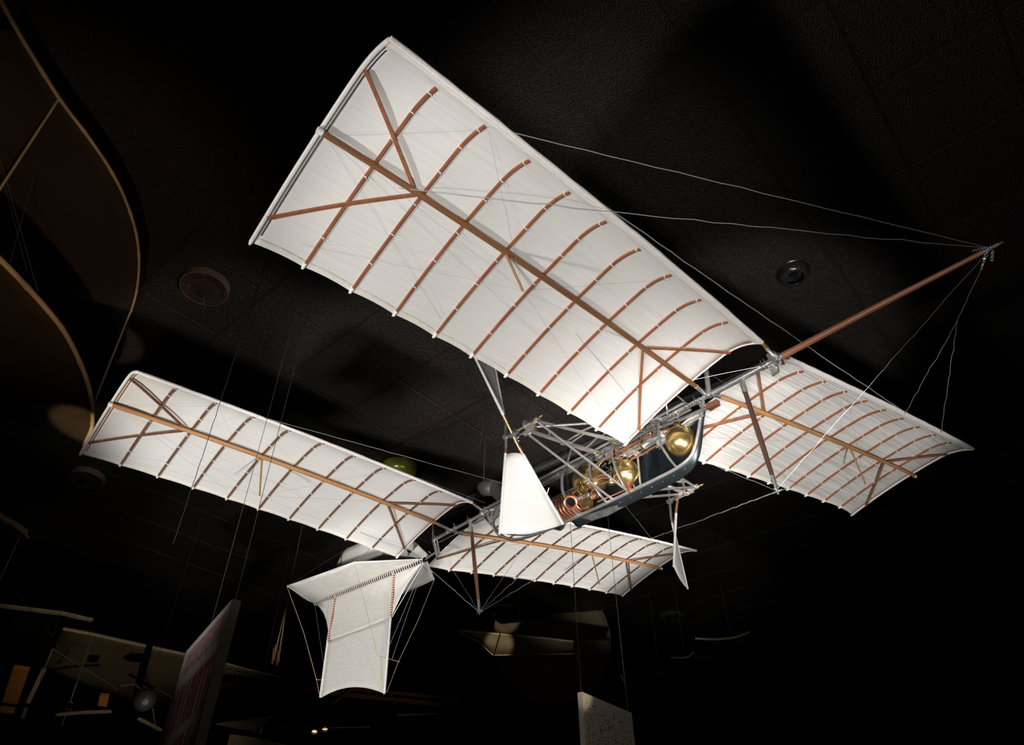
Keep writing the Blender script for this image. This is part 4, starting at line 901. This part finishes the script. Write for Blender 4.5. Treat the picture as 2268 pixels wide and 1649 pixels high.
# wooden spars of another machine at the bottom
WS = empty('wooden_framework', None, 'reddish wooden beams of another machine below the tail', 'framework')
dW = 9.5
q = MB()
for a_, b_, wd in (((672, 1528), (1000, 1562), .05), ((680, 1514), (1010, 1548), .035), ((760, 1515), (900, 1538), .03)): q.bar([at_d(*a_, dW), at_d(*b_, dW)], wd, .03, up=(0, 1, 0))
for a_, b_ in (((788, 1520), (735, 1560)), ((755, 1534), (766, 1522)), ((870, 1560), (884, 1545)), ((1000, 1560), (1015, 1554)), ((692, 1545), (712, 1541))): q.bar([at_d(*a_, dW - .1), at_d(*b_, dW - .1)], .03, .02, up=(0, 1, 0))
each(q, 'beam', REDWOOD, WS, smooth=False)
q = MB(); q.bar([at_d(880, 1583, dW), at_d(970, 1580, dW)], .015, .015); q.tube([at_d(605, 1608, dW), at_d(690, 1612, dW), at_d(820, 1609, dW)], .006, 6); each(q, 'pale_rod', PALEWOOD, WS)
h = at_d(860, 1540, dW); MB().tube([h, V((h.x, h.y, CZ))], .002, 5).build('hanger', CABLE, WS)
SB = empty('shaded_wing_panel', None, 'low dim brown wing panel at the bottom edge right of the lettered board', 'wing')
MB().prism([at_d(474, 1602, 7.5), at_d(609, 1582, 7.5), at_d(562, 1618, 7.5), at_d(520, 1612, 7.5)], (0, .03, 0)).build('rear_panel', CANVAS2, SB, smooth=False)
MB().prism([at_d(510, 1625, 7.0), at_d(560, 1632, 7.0), at_d(640, 1649, 7.0), at_d(700, 1660, 7.0), at_d(500, 1660, 7.0)], (0, .03, 0)).build('front_panel', CANVAS2, SB, smooth=False)
q = MB(); q.bar([at_d(580, 1608, 7.3), at_d(577, 1624, 7.3)], .018, .018, up=(0, 1, 0)); q.bar([at_d(567, 1615, 7.3), at_d(564, 1621, 7.3)], .018, .018, up=(0, 1, 0)); each(q, 'peg', PALEWOOD, SB)
h = at_d(560, 1600, 7.5); MB().tube([h, V((h.x, h.y, CZ))], .002, 5).build('hanger', CABLE, SB)
# hanging bundle of cords
HB = empty('cord_bundle', None, 'bundle of hanging cords with brown ends left of the tail', 'cords')
q = MB(); d_ = 7.0; a_ = at_d(641, 1302, d_); b_ = at_d(636, 1330, d_)
q.tube([V((a_.x, a_.y, CZ)), a_], .002, 5); q.tube([a_, b_], .006, 5)
for ex, ey in ((603, 1470), (607, 1462), (613, 1474), (617, 1466)): q.tube([b_, at_d(ex, ey, d_)], .003, 5)
each(q, 'cord', TWINE, HB)
q = MB()
for ex, ey in ((603, 1468), (607, 1460), (613, 1472), (617, 1464)): q.tube([at_d(ex + 3, ey - 34, d_), at_d(ex, ey, d_)], [.004, .010], 6)
each(q, 'cord_end', REDWOOD, HB)

# added spots with no real source, brightening the boards and the exhibits behind
spot('exhibit_fill', (-2.2, 3.2, 2.0), at_z(178, 938, 4.24), 130, 9, .3, .03, (1, .82, .55))
spot('exhibit_fill', (-1.2, 1.2, 1.2), at_z(150, 480, 4.8), 90, 36, .9, .06, (1, .75, .48))
spot('exhibit_fill', (-0.7, 3.6, 0.6), at_d(330, 1450, 7.0), 120, 30, .8, .08, (1, .87, .70))
spot('exhibit_fill', (-2.3, 1.3, 1.3), pA + du * .30 - V((0, 0, .10)), 7, 20, .9, .05, (1, .93, .88))
spot('exhibit_fill', (-0.2, 1.6, 0.9), pA - V((0, 0, .85)), .5, 22, .9, .05, (1, .85, .65))
spot('exhibit_fill', (-0.6, 4.2, 1.0), at_d(1122, 1362, 9), 520, 3.6, .25, .03, (1, .90, .74))
spot('exhibit_fill', (1.6, 4.2, 1.0), at_d(1170, 1440, 9), 4, 20, .8, .05, (1, .78, .5))
spot('exhibit_fill', (-0.5, 4.2, 1.0), at_d(1060, 1420, 8.2), 16, 6, .8, .05, (1, .86, .65))
spot('exhibit_fill', (1.9, 4.2, 1.0), at_d(1590, 1430, 8.5), 26, 12, .8, .05, (1, .84, .62))
spot('exhibit_fill', (1.2, 2.2, 1.2), at_d(1300, 1536, 4.1), 110, 4.2, .9, .02, (1, .88, .70))
spot('exhibit_fill', (-0.5, 4.6, 1.0), at_d(840, 1545, 9.5), 26, 16, .8, .05, (1, .80, .6))
SC.render.film_transparent = False
